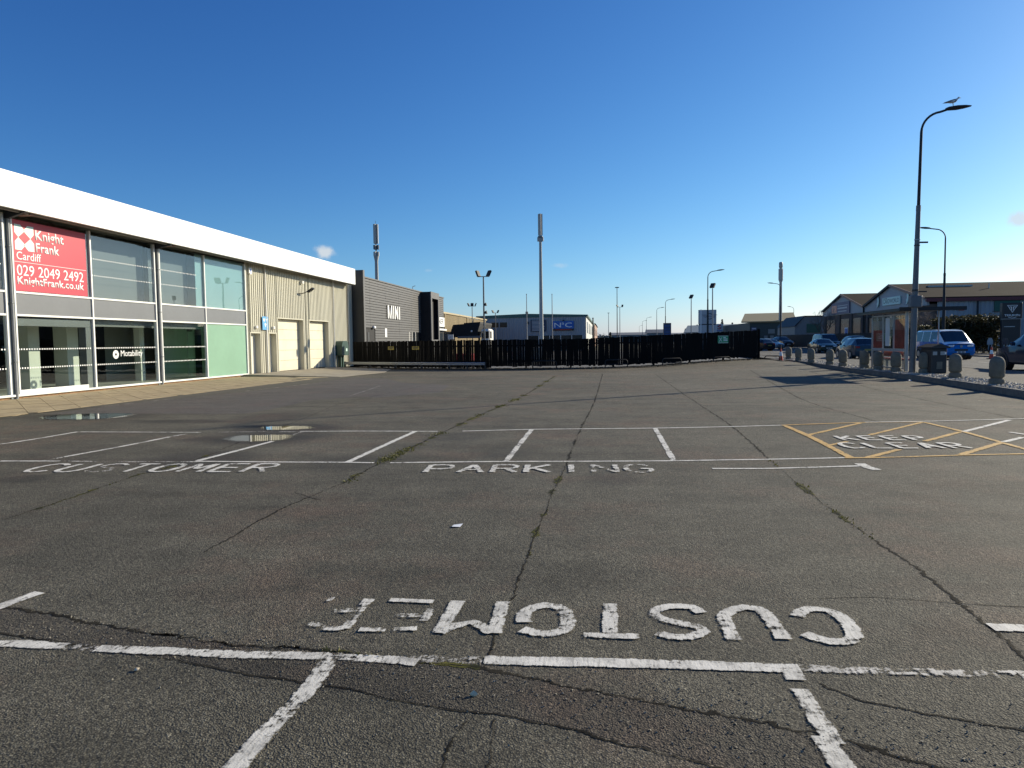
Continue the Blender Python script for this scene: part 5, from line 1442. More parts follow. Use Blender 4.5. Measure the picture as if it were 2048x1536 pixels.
bn_ = thing('litter_bin', 'black square litter bin with pitched lid behind a bollard', 'bin', (12.78, 29.9, FZ), R(14))
part('body', MB().bbox(-.33, .33, -.33, .33, 0, .98, .03), 'trim_black', bn_, local=True)
part('lid', MB().prism([(-.4, 0), (.4, 0), (.4, .06), (0, .18), (-.4, .06)], Matrix.Translation((0, .4, .98)) @ FACE['-y'], .8), 'trim_black', bn_, local=True)
for x in (-.2, .12): part('slot', MB().box(x - .09, x + .09, -.345, -.331, .72, .86), 'galv', bn_, local=True)
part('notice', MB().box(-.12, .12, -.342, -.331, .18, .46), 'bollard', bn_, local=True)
part('badge', MB().box(.20, .28, -.342, -.331, .74, .84), 'sign_white', bn_, local=True)
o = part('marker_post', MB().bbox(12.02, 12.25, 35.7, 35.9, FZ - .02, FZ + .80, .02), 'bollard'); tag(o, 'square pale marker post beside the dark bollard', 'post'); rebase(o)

bs = thing('bus_shelter', 'glazed bus shelter with dark roof beside the street lamp', 'bus shelter', (13.2, 33.4, FZ))
Z0 = FZ
part('roof', MB().prism([(0, 0), (2.55, .08), (2.55, .12), (0, .10)], Matrix.Translation((11.95, 36.1, Z0 + 2.50)) @ FACE['-y'], 5.0), 'roof_green', bs)
part('roof_trim', MB().box(11.93, 14.5, 31.05, 31.099, Z0 + 2.505, Z0 + 2.66), 'pole_dark', bs)
part('post', MB().tube([(12.38, 31.45, Z0), (12.38, 31.45, Z0 + 2.52)], .075, 10), 'galv', bs, smooth=40)
PY = [31.55, 32.75, 33.95, 35.25]
for y in PY[1:]: part('post', MB().box(12.34, 12.40, y - .03, y + .03, Z0, Z0 + 2.5), 'galv', bs)
for (x, y) in ((13.68, 31.6), (13.72, 35.2)): part('post', MB().tube([(x, y, Z0), (x, y, Z0 + 2.53)], .03, 8), 'galv', bs)
for a, b in zip(PY, PY[1:]):
    for (z0, z1) in ((.15, .82), (.95, 2.35)): part('pane', MB().box(12.366, 12.374, a + .035, b - .035, Z0 + z0, Z0 + z1), 'glass_shelter', bs)
    for (z0, z1) in ((.83, .94), (2.36, 2.42), (.08, .14)): part('rail', MB().box(12.345, 12.395, a + .031, b - .031, Z0 + z0, Z0 + z1), 'galv', bs)
part('end_pane', MB().box(12.42, 13.68, 35.24, 35.25, Z0 + .15, Z0 + 2.35), 'glass_shelter', bs)
part('poster', MB().box(12.376, 12.385, 31.62, 32.68, Z0 + .96, Z0 + 2.2), 'poster_red', bs)
part('poster', MB().box(12.376, 12.385, 34.1, 35.15, Z0 + .96, Z0 + 1.75), 'poster_red', bs)
part('timetable', MB().box(12.34, 12.352, 33.15, 33.62, Z0 + 1.05, Z0 + 2.28), 'poster_white', bs)
part('bench', MB().bbox(12.55, 12.9, 32.0, 34.8, Z0 + .46, Z0 + .52, .015), 'bench_red', bs)
part('bench_back', MB().bbox(12.46, 12.5, 32.0, 34.8, Z0 + .6, Z0 + .82, .015), 'bench_red', bs)
for y in (32.4, 34.4): part('bench_leg', MB().box(12.68, 12.76, y - .04, y + .04, Z0, Z0 + .46), 'galv', bs)

# gull on the lamp
gull = thing('gull', 'grey backed gull perched on the near street lamp head', 'bird', (13.5, 30.4, 10.625), R(-90))
gb_ = MB(); gp_ = [(-.30, .14, .012, .01), (-.20, .155, .035, .025), (-.10, .165, .068, .06), (.0, .18, .078, .075), (.10, .205, .065, .068), (.155, .25, .045, .05), (.18, .29, .044, .045), (.215, .305, .04, .038), (.245, .30, .018, .018)]
for (y, z, rx, rz) in gp_:
    for k in range(10): gb_.v.append((rx * math.cos(k * .6283), y, z + rz * math.sin(k * .6283)))
for i in range(len(gp_) - 1):
    for k in range(10): gb_.f.append((i * 10 + k, i * 10 + (k + 1) % 10, (i + 1) * 10 + (k + 1) % 10, (i + 1) * 10 + k))
gb_.f.append(tuple(range(10))); gb_.f.append(tuple(80 + i for i in range(10)))
part('body', gb_, 'gull_white', gull, local=True, smooth=60)
for s in (-1, 1):
    part('wing', MB().prism([(.12, .20), (.02, .245), (-.12, .21), (-.36, .13), (-.14, .135), (.06, .15)], Matrix(((0, 0, 1, s * .055 - .012), (1, 0, 0, 0), (0, 1, 0, 0), (0, 0, 0, 1))), .024), 'gull_grey', gull, local=True)
    part('leg', MB().tube([(s * .03, .02, 0), (s * .03, .0, .12)], .007, 6), 'beak', gull, local=True)
part('beak', MB().tube([(0, .24, .30), (0, .30, .288)], [.012, .003], 6), 'beak', gull, local=True)

# ================================================================== vehicles
def car(name, label, cat, loc, rz, W_, ST, TG, mat, wheels, wr=.33, upper=None, zsplit=9, front='plate_white', group='vehicles on the road', grille=True, emblem=False, mirror=None, lampz=.68):
    root = thing(name, label, cat, loc, rz, group)
    hw = W_ / 2
    V = []
    for (y, zb, zs, zt, wb, ws, wt) in ST:
        wb, ws, wt = wb * hw, ws * hw, wt * hw
        half = [(0, zb), (wb * .9, zb), (wb, zb + .1), (ws, zb + (zs - zb) * .55), (ws * .985, zs), (wt + (ws - wt) * .06, zt - (zt - zs) * .10 - .015), (wt * .86, zt), (0, zt + .02)]
        V.append([(x, y, z) for x, z in half] + [(-x, y, z) for x, z in reversed(half[1:-1])])
    n_ = len(V[0])
    groups = {}
    def add(key, pts): groups.setdefault(key, []).append(pts)
    for i in range(len(V) - 1):
        tg = TG[i]
        for k in range(n_):
            j = (k + 1) % n_
            q = [V[i][k], V[i][j], V[i + 1][j], V[i + 1][k]]
            seg = k if k < 7 else 13 - k
            key = 'body'
            if seg == 4 and tg == 's': key = ('side_window', i, k > 6)
            if seg in (5, 6) and tg == 'w': key = 'windscreen'
            if seg in (5, 6) and tg == 'r': key = 'rear_window'
            if key == 'body' and upper and sum(p[2] for p in q) / 4 > zsplit and tg != 'h': key = 'upper_body'
            add(key, q)
    add('body', list(reversed(V[0]))); add('body', V[-1])
    bodyo = None
    order = sorted(groups, key=lambda k: 0 if k == 'body' else 1)
    for key in order:
        bm = bmesh.new(); cache = {}
        for q in groups[key]:
            vs = []
            for p in q:
                kk = tuple(round(c, 4) for c in p)
                if kk not in cache: cache[kk] = bm.verts.new(p)
                if cache[kk] not in vs: vs.append(cache[kk])
            if len(vs) >= 3:
                try: bm.faces.new(vs)
                except ValueError: pass
        me = bpy.data.meshes.new('car_part'); bm.to_mesh(me); bm.free()
        nm = key if isinstance(key, str) else key[0]
        mt_ = mat if nm == 'body' else upper if nm == 'upper_body' else 'car_glass'
        if nm in ('body', 'upper_body'):
            bm = bmesh.new(); bm.from_mesh(me); bmesh.ops.recalc_face_normals(bm, faces=bm.faces); bm.to_mesh(me); bm.free()
        o = part(nm, me, mt_, root, local=True, smooth=32 if nm in ('body', 'upper_body') else None, recalc=False)
        if nm == 'body': bodyo = o
    yf, yr = ST[-1][0], ST[0][0]
    for y in wheels:
        for s in (-1, 1):
            x = s * (hw - .10)
            part('wheel_arch', MB().tube([(s * (hw - .30), y, wr + .02), (s * (hw + .004), y, wr + .02)], wr + .06, 20), 'trim_black', root, local=True)
            w_ = part('wheel', MB().tube([(s * (hw - .24), y, wr), (s * (hw - .22), y, wr), (s * (hw - .0), y, wr), (s * (hw + .012), y, wr)], [wr * .95, wr, wr, wr * .93], 20), 'rubber', root, local=True, smooth=40)
            part('rim', MB().tube([(s * (hw + .0), y, wr), (s * (hw + .018), y, wr)], [wr * .66, wr * .60], 10), 'alloy', w_, local=True)
    for s in (-1, 1):
        part('headlight', MB().bbox(s * hw * .60 - .17, s * hw * .60 + .17, yf - .22, yf - .03, lampz - .06, lampz + .07, .03), 'head_lamp', root, local=True)
        part('tail_light', MB().bbox(s * hw * .74 - .13, s * hw * .74 + .13, yr + .0, yr + .2, .78, .92 if cat != 'van' else 1.3, .03), 'tail_lamp', root, local=True)
        my = mirror if mirror else ST[-5][0]
        part('mirror', MB().bbox(s * (hw + .10) - .09, s * (hw + .10) + .09, my - .06, my + .08, zsplit if False else ST[-5][2] + .02, ST[-5][2] + .18, .03), upper or mat, root, local=True)
    part('number_plate', MB().box(-.26, .26, yf - .01, yf + .012, .44, .55), front, root, local=True)
    part('plate_characters', MB().box(-.20, -.02, yf + .012, yf + .015, .46, .53).box(.03, .2, yf + .012, yf + .015, .46, .53), 'trim_black', root, local=True)
    part('number_plate', MB().box(-.26, .26, yr - .014, yr + .01, .62, .73), 'plate_yellow', root, local=True)
    if grille: part('grille', MB().box(-hw * .42, hw * .42, yf - .02, yf + .006, .56, .70), 'trim_black', root, local=True)
    part('lower_grille', MB().box(-hw * .55, hw * .55, yf - .02, yf + .007, .30, .42), 'trim_black', root, local=True)
    return root

HATCH = [(-2.28, .42, .70, .74, .80, .84, .66), (-2.20, .24, .95, .98, .93, .95, .72), (-2.02, .20, 1.0, 1.03, .96, .98, .74), (-1.60, .19, 1.0, 1.42, .97, 1, .66), (-1.48, .19, 1.0, 1.45, .97, 1, .67), (-.62, .19, .98, 1.49, .97, 1, .68), (-.52, .19, .98, 1.49, .97, 1, .68),
         (.28, .19, .95, 1.46, .97, 1, .67), (.42, .19, .95, 1.40, .97, 1, .66), (1.05, .19, .93, .97, .97, .99, .80), (1.85, .20, .80, .84, .94, .96, .72), (2.16, .22, .66, .70, .86, .88, .60), (2.28, .34, .56, .60, .70, .72, .5)]
HT = ['b', 'b', 'r', 'b', 's', 'b', 's', 'b', 'w', 'h', 'h', 'h']
SALOON = [(-2.32, .40, .72, .76, .80, .84, .66), (-2.22, .24, .92, .96, .93, .95, .74), (-1.62, .20, .96, 1.0, .96, .98, .78), (-1.05, .19, .96, 1.36, .97, 1, .65), (-.92, .19, .96, 1.39, .97, 1, .66), (-.35, .19, .95, 1.42, .97, 1, .67), (-.26, .19, .95, 1.42, .97, 1, .67),
          (.42, .19, .93, 1.39, .97, 1, .66), (.55, .19, .93, 1.33, .97, 1, .66), (1.2, .19, .91, .95, .97, .99, .80), (1.95, .20, .80, .84, .94, .96, .72), (2.22, .22, .66, .70, .86, .88, .60), (2.34, .34, .56, .60, .70, .72, .5)]
SUV = [(-2.3, .45, .85, .9, .84, .88, .70), (-2.22, .32, 1.08, 1.12, .95, .97, .74), (-2.08, .28, 1.12, 1.16, .97, .99, .76), (-1.80, .27, 1.12, 1.60, .97, 1, .68), (-1.68, .27, 1.12, 1.63, .97, 1, .69), (-.70, .27, 1.10, 1.68, .97, 1, .70), (-.60, .27, 1.10, 1.68, .97, 1, .70),
       (.30, .27, 1.07, 1.66, .97, 1, .69), (.44, .27, 1.07, 1.60, .97, 1, .68), (1.12, .27, 1.05, 1.09, .97, .99, .80), (1.90, .28, .95, 1.0, .95, .97, .74), (2.18, .30, .78, .84, .88, .9, .62), (2.3, .42, .64, .70, .74, .76, .52)]
VAN = [(-2.45, .45, 1.15, 1.78, .90, .92, .76), (-2.40, .28, 1.18, 1.90, .96, .98, .80), (-2.25, .26, 1.18, 1.94, .97, 1, .82), (-1.2, .26, 1.18, 1.96, .97, 1, .83), (-1.1, .26, 1.18, 1.96, .97, 1, .83), (.0, .26, 1.17, 1.96, .97, 1, .83), (.12, .26, 1.17, 1.96, .97, 1, .83),
       (1.0, .26, 1.15, 1.92, .97, 1, .80), (1.12, .26, 1.15, 1.86, .97, 1, .79), (1.86, .26, 1.10, 1.16, .96, .98, .80), (2.22, .27, .98, 1.03, .93, .95, .74), (2.40, .29, .72, .78, .88, .9, .66), (2.46, .40, .60, .66, .80, .82, .6)]
VT = ['b', 'b', 's', 'b', 's', 'b', 's', 'b', 'w', 'u', 'h', 'h']
v = car('van', 'blue and white camper van driving towards the camera', 'van', (22.85, 52.0, RZ), math.pi, 1.92, VAN, VT, 'paint_blue', (-1.55, 1.45), .34, upper='paint_white', zsplit=1.05, lampz=.88, mirror=1.1)
part('bonnet_wrap', MB().box(-.70, .70, 2.18, 2.30, .92, 1.0), 'trim_black', v, local=True)
part('emblem', MB().tube([(0, 2.44, .86), (0, 2.47, .86)], .08, 16), 'alloy', v, local=True)
part('roof_rail', MB().box(-.72, -.68, -1.8, .6, 1.96, 2.0).box(.68, .72, -1.8, .6, 1.96, 2.0), 'alloy', v, local=True)
car('car', 'dark slate estate car driving away past the bollards', 'car', (17.85, 53.8, RZ), 0, 1.82, HATCH, HT, 'paint_slate', (-1.35, 1.35), .33)
car('car', 'dark green saloon with headlights facing the camera', 'car', (22.0, 76.5, RZ), math.pi, 1.82, SALOON, HT, 'paint_green', (-1.4, 1.42), .32)
car('suv', 'dark blue sports utility car cut by the right edge', 'car', (18.55, 33.0, RZ), 0, 1.9, SUV, HT, 'paint_navy', (-1.38, 1.42), .36)
v = car('van', 'dark panel van parked behind the green saloon', 'van', (25.3, 86.5, RZ), math.pi, 1.92, VAN, VT, 'paint_dark', (-1.55, 1.45), .34, mirror=1.1, lampz=.88)
car('car', 'dark teal car parked behind the estate car roof', 'car', (25.2, 76.0, RZ), math.pi, 1.82, SUV, HT, 'paint_teal', (-1.38, 1.42), .34)
car('car', 'black hatchback beyond the end of the black fence', 'car', (18.8, 92.0, RZ), R(25), 1.82, HATCH, HT, 'paint_dark', (-1.35, 1.35), .33)
car('car', 'silver grey car behind the black hatchback', 'car', (22.6, 103, RZ), R(205), 1.82, HATCH, HT, 'paint_silver', (-1.35, 1.35), .33)
car('car', 'dark pickup coloured car parked by the grey palisade fence', 'car', (27.9, 118, FZ), R(190), 1.85, SUV, HT, 'paint_dark', (-1.38, 1.42), .35)
cone('red and white traffic cone beside the blue van', 25.0, 50.2, RZ, .8)

def motorbike(label, x, y, rz, mat):
    o = thing('motorcycle', label, 'motorcycle', (x, y, .17), rz, 'motorcycles outside the dealer')
    for yy in (-.7, .7):
        w_ = part('wheel', MB().tube([(-.06, yy, .32), (.06, yy, .32)], .32, 18), 'rubber', o, local=True)
        part('rim', MB().tube([(-.065, yy, .32), (.065, yy, .32)], .2, 12), 'alloy', w_, local=True)
    part('frame', MB().tube([(0, -.7, .32), (0, -.25, .45), (0, .2, .40), (0, .45, .85)], .06, 8), 'trim_black', o, local=True)
    part('engine', MB().bbox(-.16, .16, -.25, .28, .28, .62, .05), 'lamp_grey', o, local=True)
    part('tank', MB().tube([(0, -.12, .82), (0, .05, .88), (0, .3, .88), (0, .42, .82)], [.08, .17, .18, .08], 12), mat, o, local=True, smooth=60)
    part('seat', MB().bbox(-.13, .13, -.72, -.1, .78, .86, .03), 'trim_black', o, local=True)
    part('fork', MB().tube([(-.09, .7, .32), (-.09, .45, .98)], .025, 6).tube([(.09, .7, .32), (.09, .45, .98)], .025, 6), 'alloy', o, local=True)
    part('handlebar', MB().tube([(-.36, .36, 1.0), (0, .46, 1.0), (.36, .36, 1.0)], .02, 6), 'trim_black', o, local=True)
    part('fairing', MB().prism([(-.2, .75), (.2, .75), (.18, 1.1), (.1, 1.28), (-.1, 1.28), (-.18, 1.1)], Matrix.Translation((0, .66, 0)) @ Matrix.Rotation(0, 4, 'X') @ FACE['-y'], .1), mat, o, local=True)
motorbike('grey motorcycle parked before the hedge', 30.3, 61.0, R(150), 'paint_silver')
motorbike('dark motorcycle parked beside the black totem', 31.0, 60.2, R(150), 'paint_teal')

# ================================================================== units across the road
def unit(label, y0, y1, ridge, name='industrial_unit'):
    o = thing(name, label, 'building', (33, (y0 + y1) / 2, .17), 0, 'gabled units across the road')
    ev, rg = 5.55, 7.62
    part('gable', MB().prism([(-y1, 4.85), (-y0, 4.85), (-y0, ev), (-ridge, rg), (-y1, ev)], Matrix.Translation((33.0, 0, 0)) @ FACE['-x'], -.25), 'unit_clad', o)
    part('brick_front', MB().box(33.10, 33.3, y0 + .1, y1 - .1, .1, 4.849), 'unit_brick', o)
    part('core', MB().box(33.31, 74, y0 + .12, y1 - .12, .1, 5.0), 'unit_brick', o)
    for (a, b) in ((y0, ridge), (ridge, y1)):
        za, zb_ = (ev, rg) if a == y0 else (rg, ev)
        mb = MB(); t = .14
        mb.v = [(32.8, a, za), (74, a, za), (74, b, zb_), (32.8, b, zb_)] + [(32.8, a, za + t), (74, a, za + t), (74, b, zb_ + t), (32.8, b, zb_ + t)]
        mb.f = [(0, 3, 2, 1), (4, 5, 6, 7), (0, 1, 5, 4), (1, 2, 6, 5), (2, 3, 7, 6), (3, 0, 4, 7)]
        part('roof_slope', mb, 'unit_roof', o)
        mb = MB(); mb.v = [(32.72, a, za - .12), (32.79, a, za - .12), (32.79, b, zb_ - .12), (32.72, b, zb_ - .12), (32.72, a, za + .16), (32.79, a, za + .16), (32.79, b, zb_ + .16), (32.72, b, zb_ + .16)]
        mb.f = [(0, 3, 2, 1), (4, 5, 6, 7), (0, 1, 5, 4), (1, 2, 6, 5), (2, 3, 7, 6), (3, 0, 4, 7)]
        part('barge_board', mb, 'unit_trim' if a == y0 else 'pole_dark', o)
    return o
u1 = unit('gabled unit with green lettered sign across the road', 79.0, 96.9, 88.5)
u2 = unit('gabled unit with purple sign across the road', 97.1, 114.6, 105.7)
for (o, ys) in ((u1, ((81, 84.5), (86, 90), (92, 95.5))), (u2, ((98.5, 101.5), (103, 106.5), (109, 113)))):
    for (a, b) in ys:
        part('bay_opening', MB().box(33.06, 33.099, a, b, .17, 4.2), 'far_glass', o)
        part('pilaster', MB().box(32.95, 33.09, b + .1, b + .7, .17, 4.849), 'unit_brick', o)
part('air_unit', MB().bbox(32.8, 33.05, 94.0, 95.2, 4.0, 4.6, .05), 'int_dark', u1)
part('downpipe', MB().tube([(32.9, 97.0, .17), (32.9, 97.0, 5.5)], .09, 8), 'int_dark', u1)
part('roof_light', MB().box(36, 40.5, 85.6, 86.6, 7.06, 7.32), 'roof_light', u1)
part('roof_vent', MB().tube([(41.4, 84.0, 6.6), (41.4, 84, 7.3)], .08, 6), 'roof_light', u1)
mb = MB(); corr(mb, lambda a, d, z: (a, 78.95 - d, z), 34.0, 74, .17, 5.2, .5, .06); part('side_wall', mb, 'unit_clad', u1, recalc=False)
part('side_trim', MB().box(32.8, 74, 78.6, 78.88, 5.21, 5.56), 'red_trim', u1)
part('side_pipe', MB().tube([(37.8, 78.75, .17), (37.8, 78.75, 5.2)], .09, 8), 'pole_dark', u1)
w_ = part('side_window', MB().box(39.4, 41.8, 78.75, 78.85, 4.12, 5.15), 'window_green', u1)
part('window_trim', MB().box(39.2, 41.95, 78.7, 78.749, 5.151, 5.2).box(39.2, 41.95, 78.7, 78.749, 4.06, 4.119), 'trim_black', w_)
cw = thing('shop_sign', 'pale green lettered sign on the right gable across the road', 'sign', (32.7, 88, 5.4))
part('panel', MB().box(32.86, 32.98, 85.5, 90.6, 5.35, 6.25), 'sign_mint', cw)
lettering('CARDWORLD', 4.6, .5, (32.858, 90.35, 5.55), '-x', 'teal_trim', cw)
part('text_bar', MB().box(32.84, 32.859, 89.2, 90.3, 6.1, 6.17), 'teal_trim', cw)
for (y, lab) in ((92.3, 'green figure emblem left of the pale green sign'), (83.7, 'green figure emblem right of the pale green sign')):
    e = thing('wall_emblem', lab, 'emblem', (32.9, y, 5.3), 0, 'emblems on the gable')
    part('figure', MB().prism([(-.35, 0), (.05, .1), (.35, .5), (.38, 1.0), (.2, 1.35), (-.1, 1.1), (0, .7), (-.25, .45), (-.1, .25)], Matrix.Translation((32.95, y, 5.2)) @ FACE['-x'], .05), 'sign_mint', e)
    part('outline', MB().prism([(.2, 1.4), (.45, 1.0), (.45, .5), (.2, .05), (.3, .05), (.56, .5), (.56, 1.0), (.3, 1.45)], Matrix.Translation((32.95, y, 5.2)) @ FACE['-x'], .04), 'teal_trim', e)
wt_ = thing('wall_lettering', 'green to red painted letters on the long side wall', 'sign', (35.3, 78.8, 4.2))
for i, ch in enumerate('CARDWORLD'):
    lettering(ch, .24, .34, (34.05 + i * .29, 78.86, 4.27 + .03 * math.sin(i * .6)), '-y', 'teal_trim' if i < 7 else 'sign_redtext', wt_, depth=.03, bold=.02)
ps = thing('shop_sign', 'dark purple sign with orange panel on the left gable', 'sign', (32.8, 106, 5.0))
part('panel', MB().box(32.85, 32.98, 102.3, 110.1, 4.95, 6.6), 'sign_purple', ps)
part('picture', MB().box(32.83, 32.849, 107.6, 109.8, 5.15, 6.2), 'sign_orange', ps)
for (v_, a, b, h_) in ((6.05, 103.0, 107.2, .1), (5.65, 103.2, 107.2, .22), (5.25, 103.4, 107.0, .12)): part('text_bar', MB().box(32.83, 32.849, a, b, v_, v_ + h_), 'sign_grey', ps)
ws_ = thing('window_poster', 'small white framed notice in the dark bay opening', 'sign', (32.95, 103.9, 1.6))
part('panel', MB().box(33.02, 33.05, 103.3, 104.6, 1.7, 3.0), 'sign_white', ws_)
part('picture', MB().box(33.0, 33.019, 103.4, 104.4, 1.75, 2.85), 'sign_royal', ws_)

# black totem with triangular emblem
to = thing('totem_sign', 'black totem sign with white triangle emblem by the hedge', 'sign', (32.2, 62, .17))
part('pylon', MB().bbox(31.55, 32.95, 61.9, 62.2, .17, 2.95, .03), 'sign_black', to)
part('head_panel', MB().bbox(31.5, 33.0, 61.82, 62.2, 2.96, 4.24, .03), 'sign_black', to)
part('silver_line', MB().box(31.4, 33.1, 61.78, 61.83, 2.92, 2.96), 'galv', to)
part('silver_line', MB().box(31.7, 32.5, 61.87, 61.899, 2.3, 2.36), 'galv', to)
F = Matrix.Translation((32.25, 61.818, 3.42)) @ FACE['-y']
def ring(pts, ins):
    c = (sum(p[0] for p in pts) / len(pts), sum(p[1] for p in pts) / len(pts))
    return [(c[0] + (x - c[0]) * ins, c[1] + (y - c[1]) * ins) for x, y in pts]
tri = [(-.40, .62), (.40, .62), (0, .02)]; ti = ring(tri, .84)
mb = MB()
for i in range(3):
    j = (i + 1) % 3
    mb.prism([tri[i], tri[j], ti[j], ti[i]], F, .004)
part('emblem', mb, 'sign_white', to)
part('emblem', MB().prism([(-.24, .5), (-.04, .5), (-.04, .18), (-.09, .26), (-.09, .44), (-.24, .46)], F, .004).prism([(.24, .5), (.04, .5), (.04, .18), (.09, .26), (.09, .44), (.24, .46)], F, .004), 'sign_white', to)
lettering('TRIUMPH', 1.15, .17, (31.67, 61.816, 3.14), '-y', 'sign_white', to, bold=.02)
part('underline', MB().prism([(-.3, -.32), (0, -.4), (.3, -.32), (.3, -.35), (0, -.43), (-.3, -.35)], F, .004), 'sign_white', to)

# winged emblem totem, red letter totem, dark blue totem
mt = thing('totem_sign', 'white totem sign with winged circle emblem beyond the fence', 'sign', (13.1, 95.2, 0))
part('upper_panel', MB().bbox(11.95, 14.2, 95.0, 95.4, 3.62, 5.45, .02), 'sign_grey', mt)
part('lower_panel', MB().bbox(11.95, 14.2, 95.0, 95.4, .1, 3.5, .02), 'sign_grey', mt)
part('shadow_gap', MB().box(12.0, 14.15, 95.05, 95.35, 3.501, 3.619), 'trim_black', mt)
part('end_fin', MB().box(12.18, 12.30, 94.93, 94.99, .1, 5.5), 'sign_white', mt)
F = Matrix.Translation((13.35, 94.995, 4.6)) @ FACE['-y']
mb = MB()
for i in range(20):
    a, b = i * math.pi / 10, (i + 1) * math.pi / 10
    mb.prism([(.40 * math.cos(a), .40 * math.sin(a)), (.40 * math.cos(b), .40 * math.sin(b)), (.32 * math.cos(b), .32 * math.sin(b)), (.32 * math.cos(a), .32 * math.sin(a))], F, .01)
for s in (-1, 1):
    for v_ in (.15, .0, -.15): mb.prism([(s * .42, v_), (s * (.8 + v_), v_), (s * (.8 + v_), v_ + .05), (s * .42, v_ + .05)], F, .01)
part('emblem', mb, 'sign_black', mt)
lettering('MINI', .5, .14, (13.10, 94.99, 4.53), '-y', 'sign_black', mt)
sz_ = thing('totem_sign', 'grey totem sign with red letter emblem beyond the fence', 'sign', (27.6, 180, 0))
part('panel', MB().bbox(26.75, 28.5, 180, 180.4, .1, 5.35, .03), 'sign_grey', sz_)
F = Matrix.Translation((27.62, 179.99, 4.55)) @ FACE['-y']
part('emblem', MB().prism([(-.55, .2), (.1, .62), (.55, .3), (.35, .2), (.1, .38), (-.15, .2), (.55, -.2), (-.1, -.62), (-.55, -.3), (-.35, -.2), (-.1, -.38), (.15, -.2)], F, .02), 'sign_redtext', sz_)
part('text_bar', MB().box(27.0, 28.2, 179.95, 179.99, 3.62, 3.8), 'sign_royal', sz_)
db = thing('totem_sign', 'dark blue directory totem sign on the skyline', 'sign', (12.2, 146, 0))
part('panel', MB().bbox(11.45, 13.0, 146, 146.3, .1, 5.0, .03), 'sign_navy', db)
for i in range(7): part('text_bar', MB().box(11.6, 12.85, 145.97, 145.999, 2.7 + i * .3, 2.78 + i * .3), 'sign_royal', db)

# sheds beyond the road
hg = thing('hangar', 'dark walled hangar with pale tan roof across the road', 'building', (33, 155, .1))
part('wall', MB().box(29.0, 37.2, 150, 185, .1, 4.9), 'wall_dkgreen', hg)
part('gable_wall', MB().box(37.201, 37.4, 150.0, 185, .1, 4.95), 'roof_tan', hg)
part('roof_slope', MB().prism([(27.3, 4.85), (37.9, 4.9), (37.9, 5.02), (27.3, 4.98)], Matrix.Translation((0, 149.5, 0)) @ FACE['-y'], -.15), 'roof_tan', hg)
mb = MB(); mb.v = [(27.2, 149.4, 4.95), (38.0, 149.4, 5.0), (41.5, 166, 7.2), (31.0, 166, 7.1), (27.2, 149.4, 5.1), (38, 149.4, 5.15), (41.5, 166, 7.35), (31, 166, 7.25)]
mb.f = [(0, 3, 2, 1), (4, 5, 6, 7), (0, 1, 5, 4), (1, 2, 6, 5), (2, 3, 7, 6), (3, 0, 4, 7)]
part('roof_slope', mb, 'roof_tan', hg)
part('poster_panel', MB().box(32.6, 33.9, 149.9, 149.95, 2.6, 3.5), 'wall_grey', hg)
for x in (31.8, 33.0): part('window', MB().box(x, x + .7, 149.9, 149.95, 1.5, 2.2), 'wall_grey', hg)
part('door_panel', MB().box(35.6, 36.9, 149.9, 149.95, 2.55, 3.3), 'wall_grey', hg)
part('blue_panel', MB().box(29.3, 30.3, 149.8, 149.9, 1.2, 3.9), 'sign_purple', hg)
part('text_bar', MB().box(29.45, 30.2, 149.77, 149.799, 3.55, 3.75), 'sign_grey', hg)
wsn = thing('white_shop_sign', 'small bright white sign on the hangar corner', 'sign', (37.4, 149.6, 2.4))
part('panel', MB().box(36.85, 37.85, 149.6, 149.75, 2.5, 3.5), 'sign_white', wsn)
lettering('S', .3, .6, (36.95, 149.598, 2.75), '-y', 'sign_black', wsn, bold=.02)
part('text_bar', MB().box(37.3, 37.8, 149.57, 149.599, 2.95, 3.1), 'sign_black', wsn)
gs = thing('grey_shed', 'pale grey gabled shed left of the bare tree', 'building', (35, 125, .1))
part('front', MB().prism([(31.4, .1), (44, .1), (44, 5.0), (37.5, 5.2), (33.0, 5.2), (31.5, 3.6)], Matrix.Translation((0, 125, 0)) @ FACE['-y'], -12), 'wall_grey', gs)
part('roof_edge', MB().prism([(31.3, 3.55), (31.45, 3.75), (33.0, 5.35), (44, 5.3), (44, 5.21), (33, 5.22), (31.6, 3.62)], Matrix.Translation((0, 124.7, 0)) @ FACE['-y'], -12.5), 'pole_dark', gs)
part('window', MB().box(33.4, 35.6, 124.9, 124.95, 2.5, 4.0), 'window_green', gs)
lw = thing('low_shed', 'low white roofed shed below the conifers', 'building', (25, 200, .1))
part('wall', MB().box(22, 34, 200, 215, .1, 3.4), 'wall_grey', lw)
mb = MB(); mb.v = [(21, 199, 3.4), (35, 199, 3.6), (38, 216, 5.8), (24, 216, 5.6), (21, 199, 3.55), (35, 199, 3.75), (38, 216, 5.95), (24, 216, 5.75)]
mb.f = [(0, 3, 2, 1), (4, 5, 6, 7), (0, 1, 5, 4), (1, 2, 6, 5), (2, 3, 7, 6), (3, 0, 4, 7)]
part('roof', mb, 'wall_grey', lw)
part('window', MB().box(27, 32, 199.9, 199.95, 1.8, 3.2), 'roof_light', lw)
# steel palisade fence on the far footway
pf = thing('palisade_fence', 'dark steel palisade fence along the far footway', 'fence', (30, 105, FZ))
mb = MB(); y = 80.0
while y < 132:
    mb.box(29.88, 29.92, y, y + .09, FZ + .1, FZ + 1.95); y += .24
part('pales', mb, 'pole_dark', pf, kind='stuff')
for z in (.5, 1.6): part('rail', MB().box(29.93, 29.97, 80, 132, FZ + z, FZ + z + .06), 'pole_dark', pf)
for i in range(19): part('post', MB().box(29.98, 30.06, 80 + i * 2.88, 80.08 + i * 2.88, FZ, FZ + 2.0), 'pole_dark', pf)

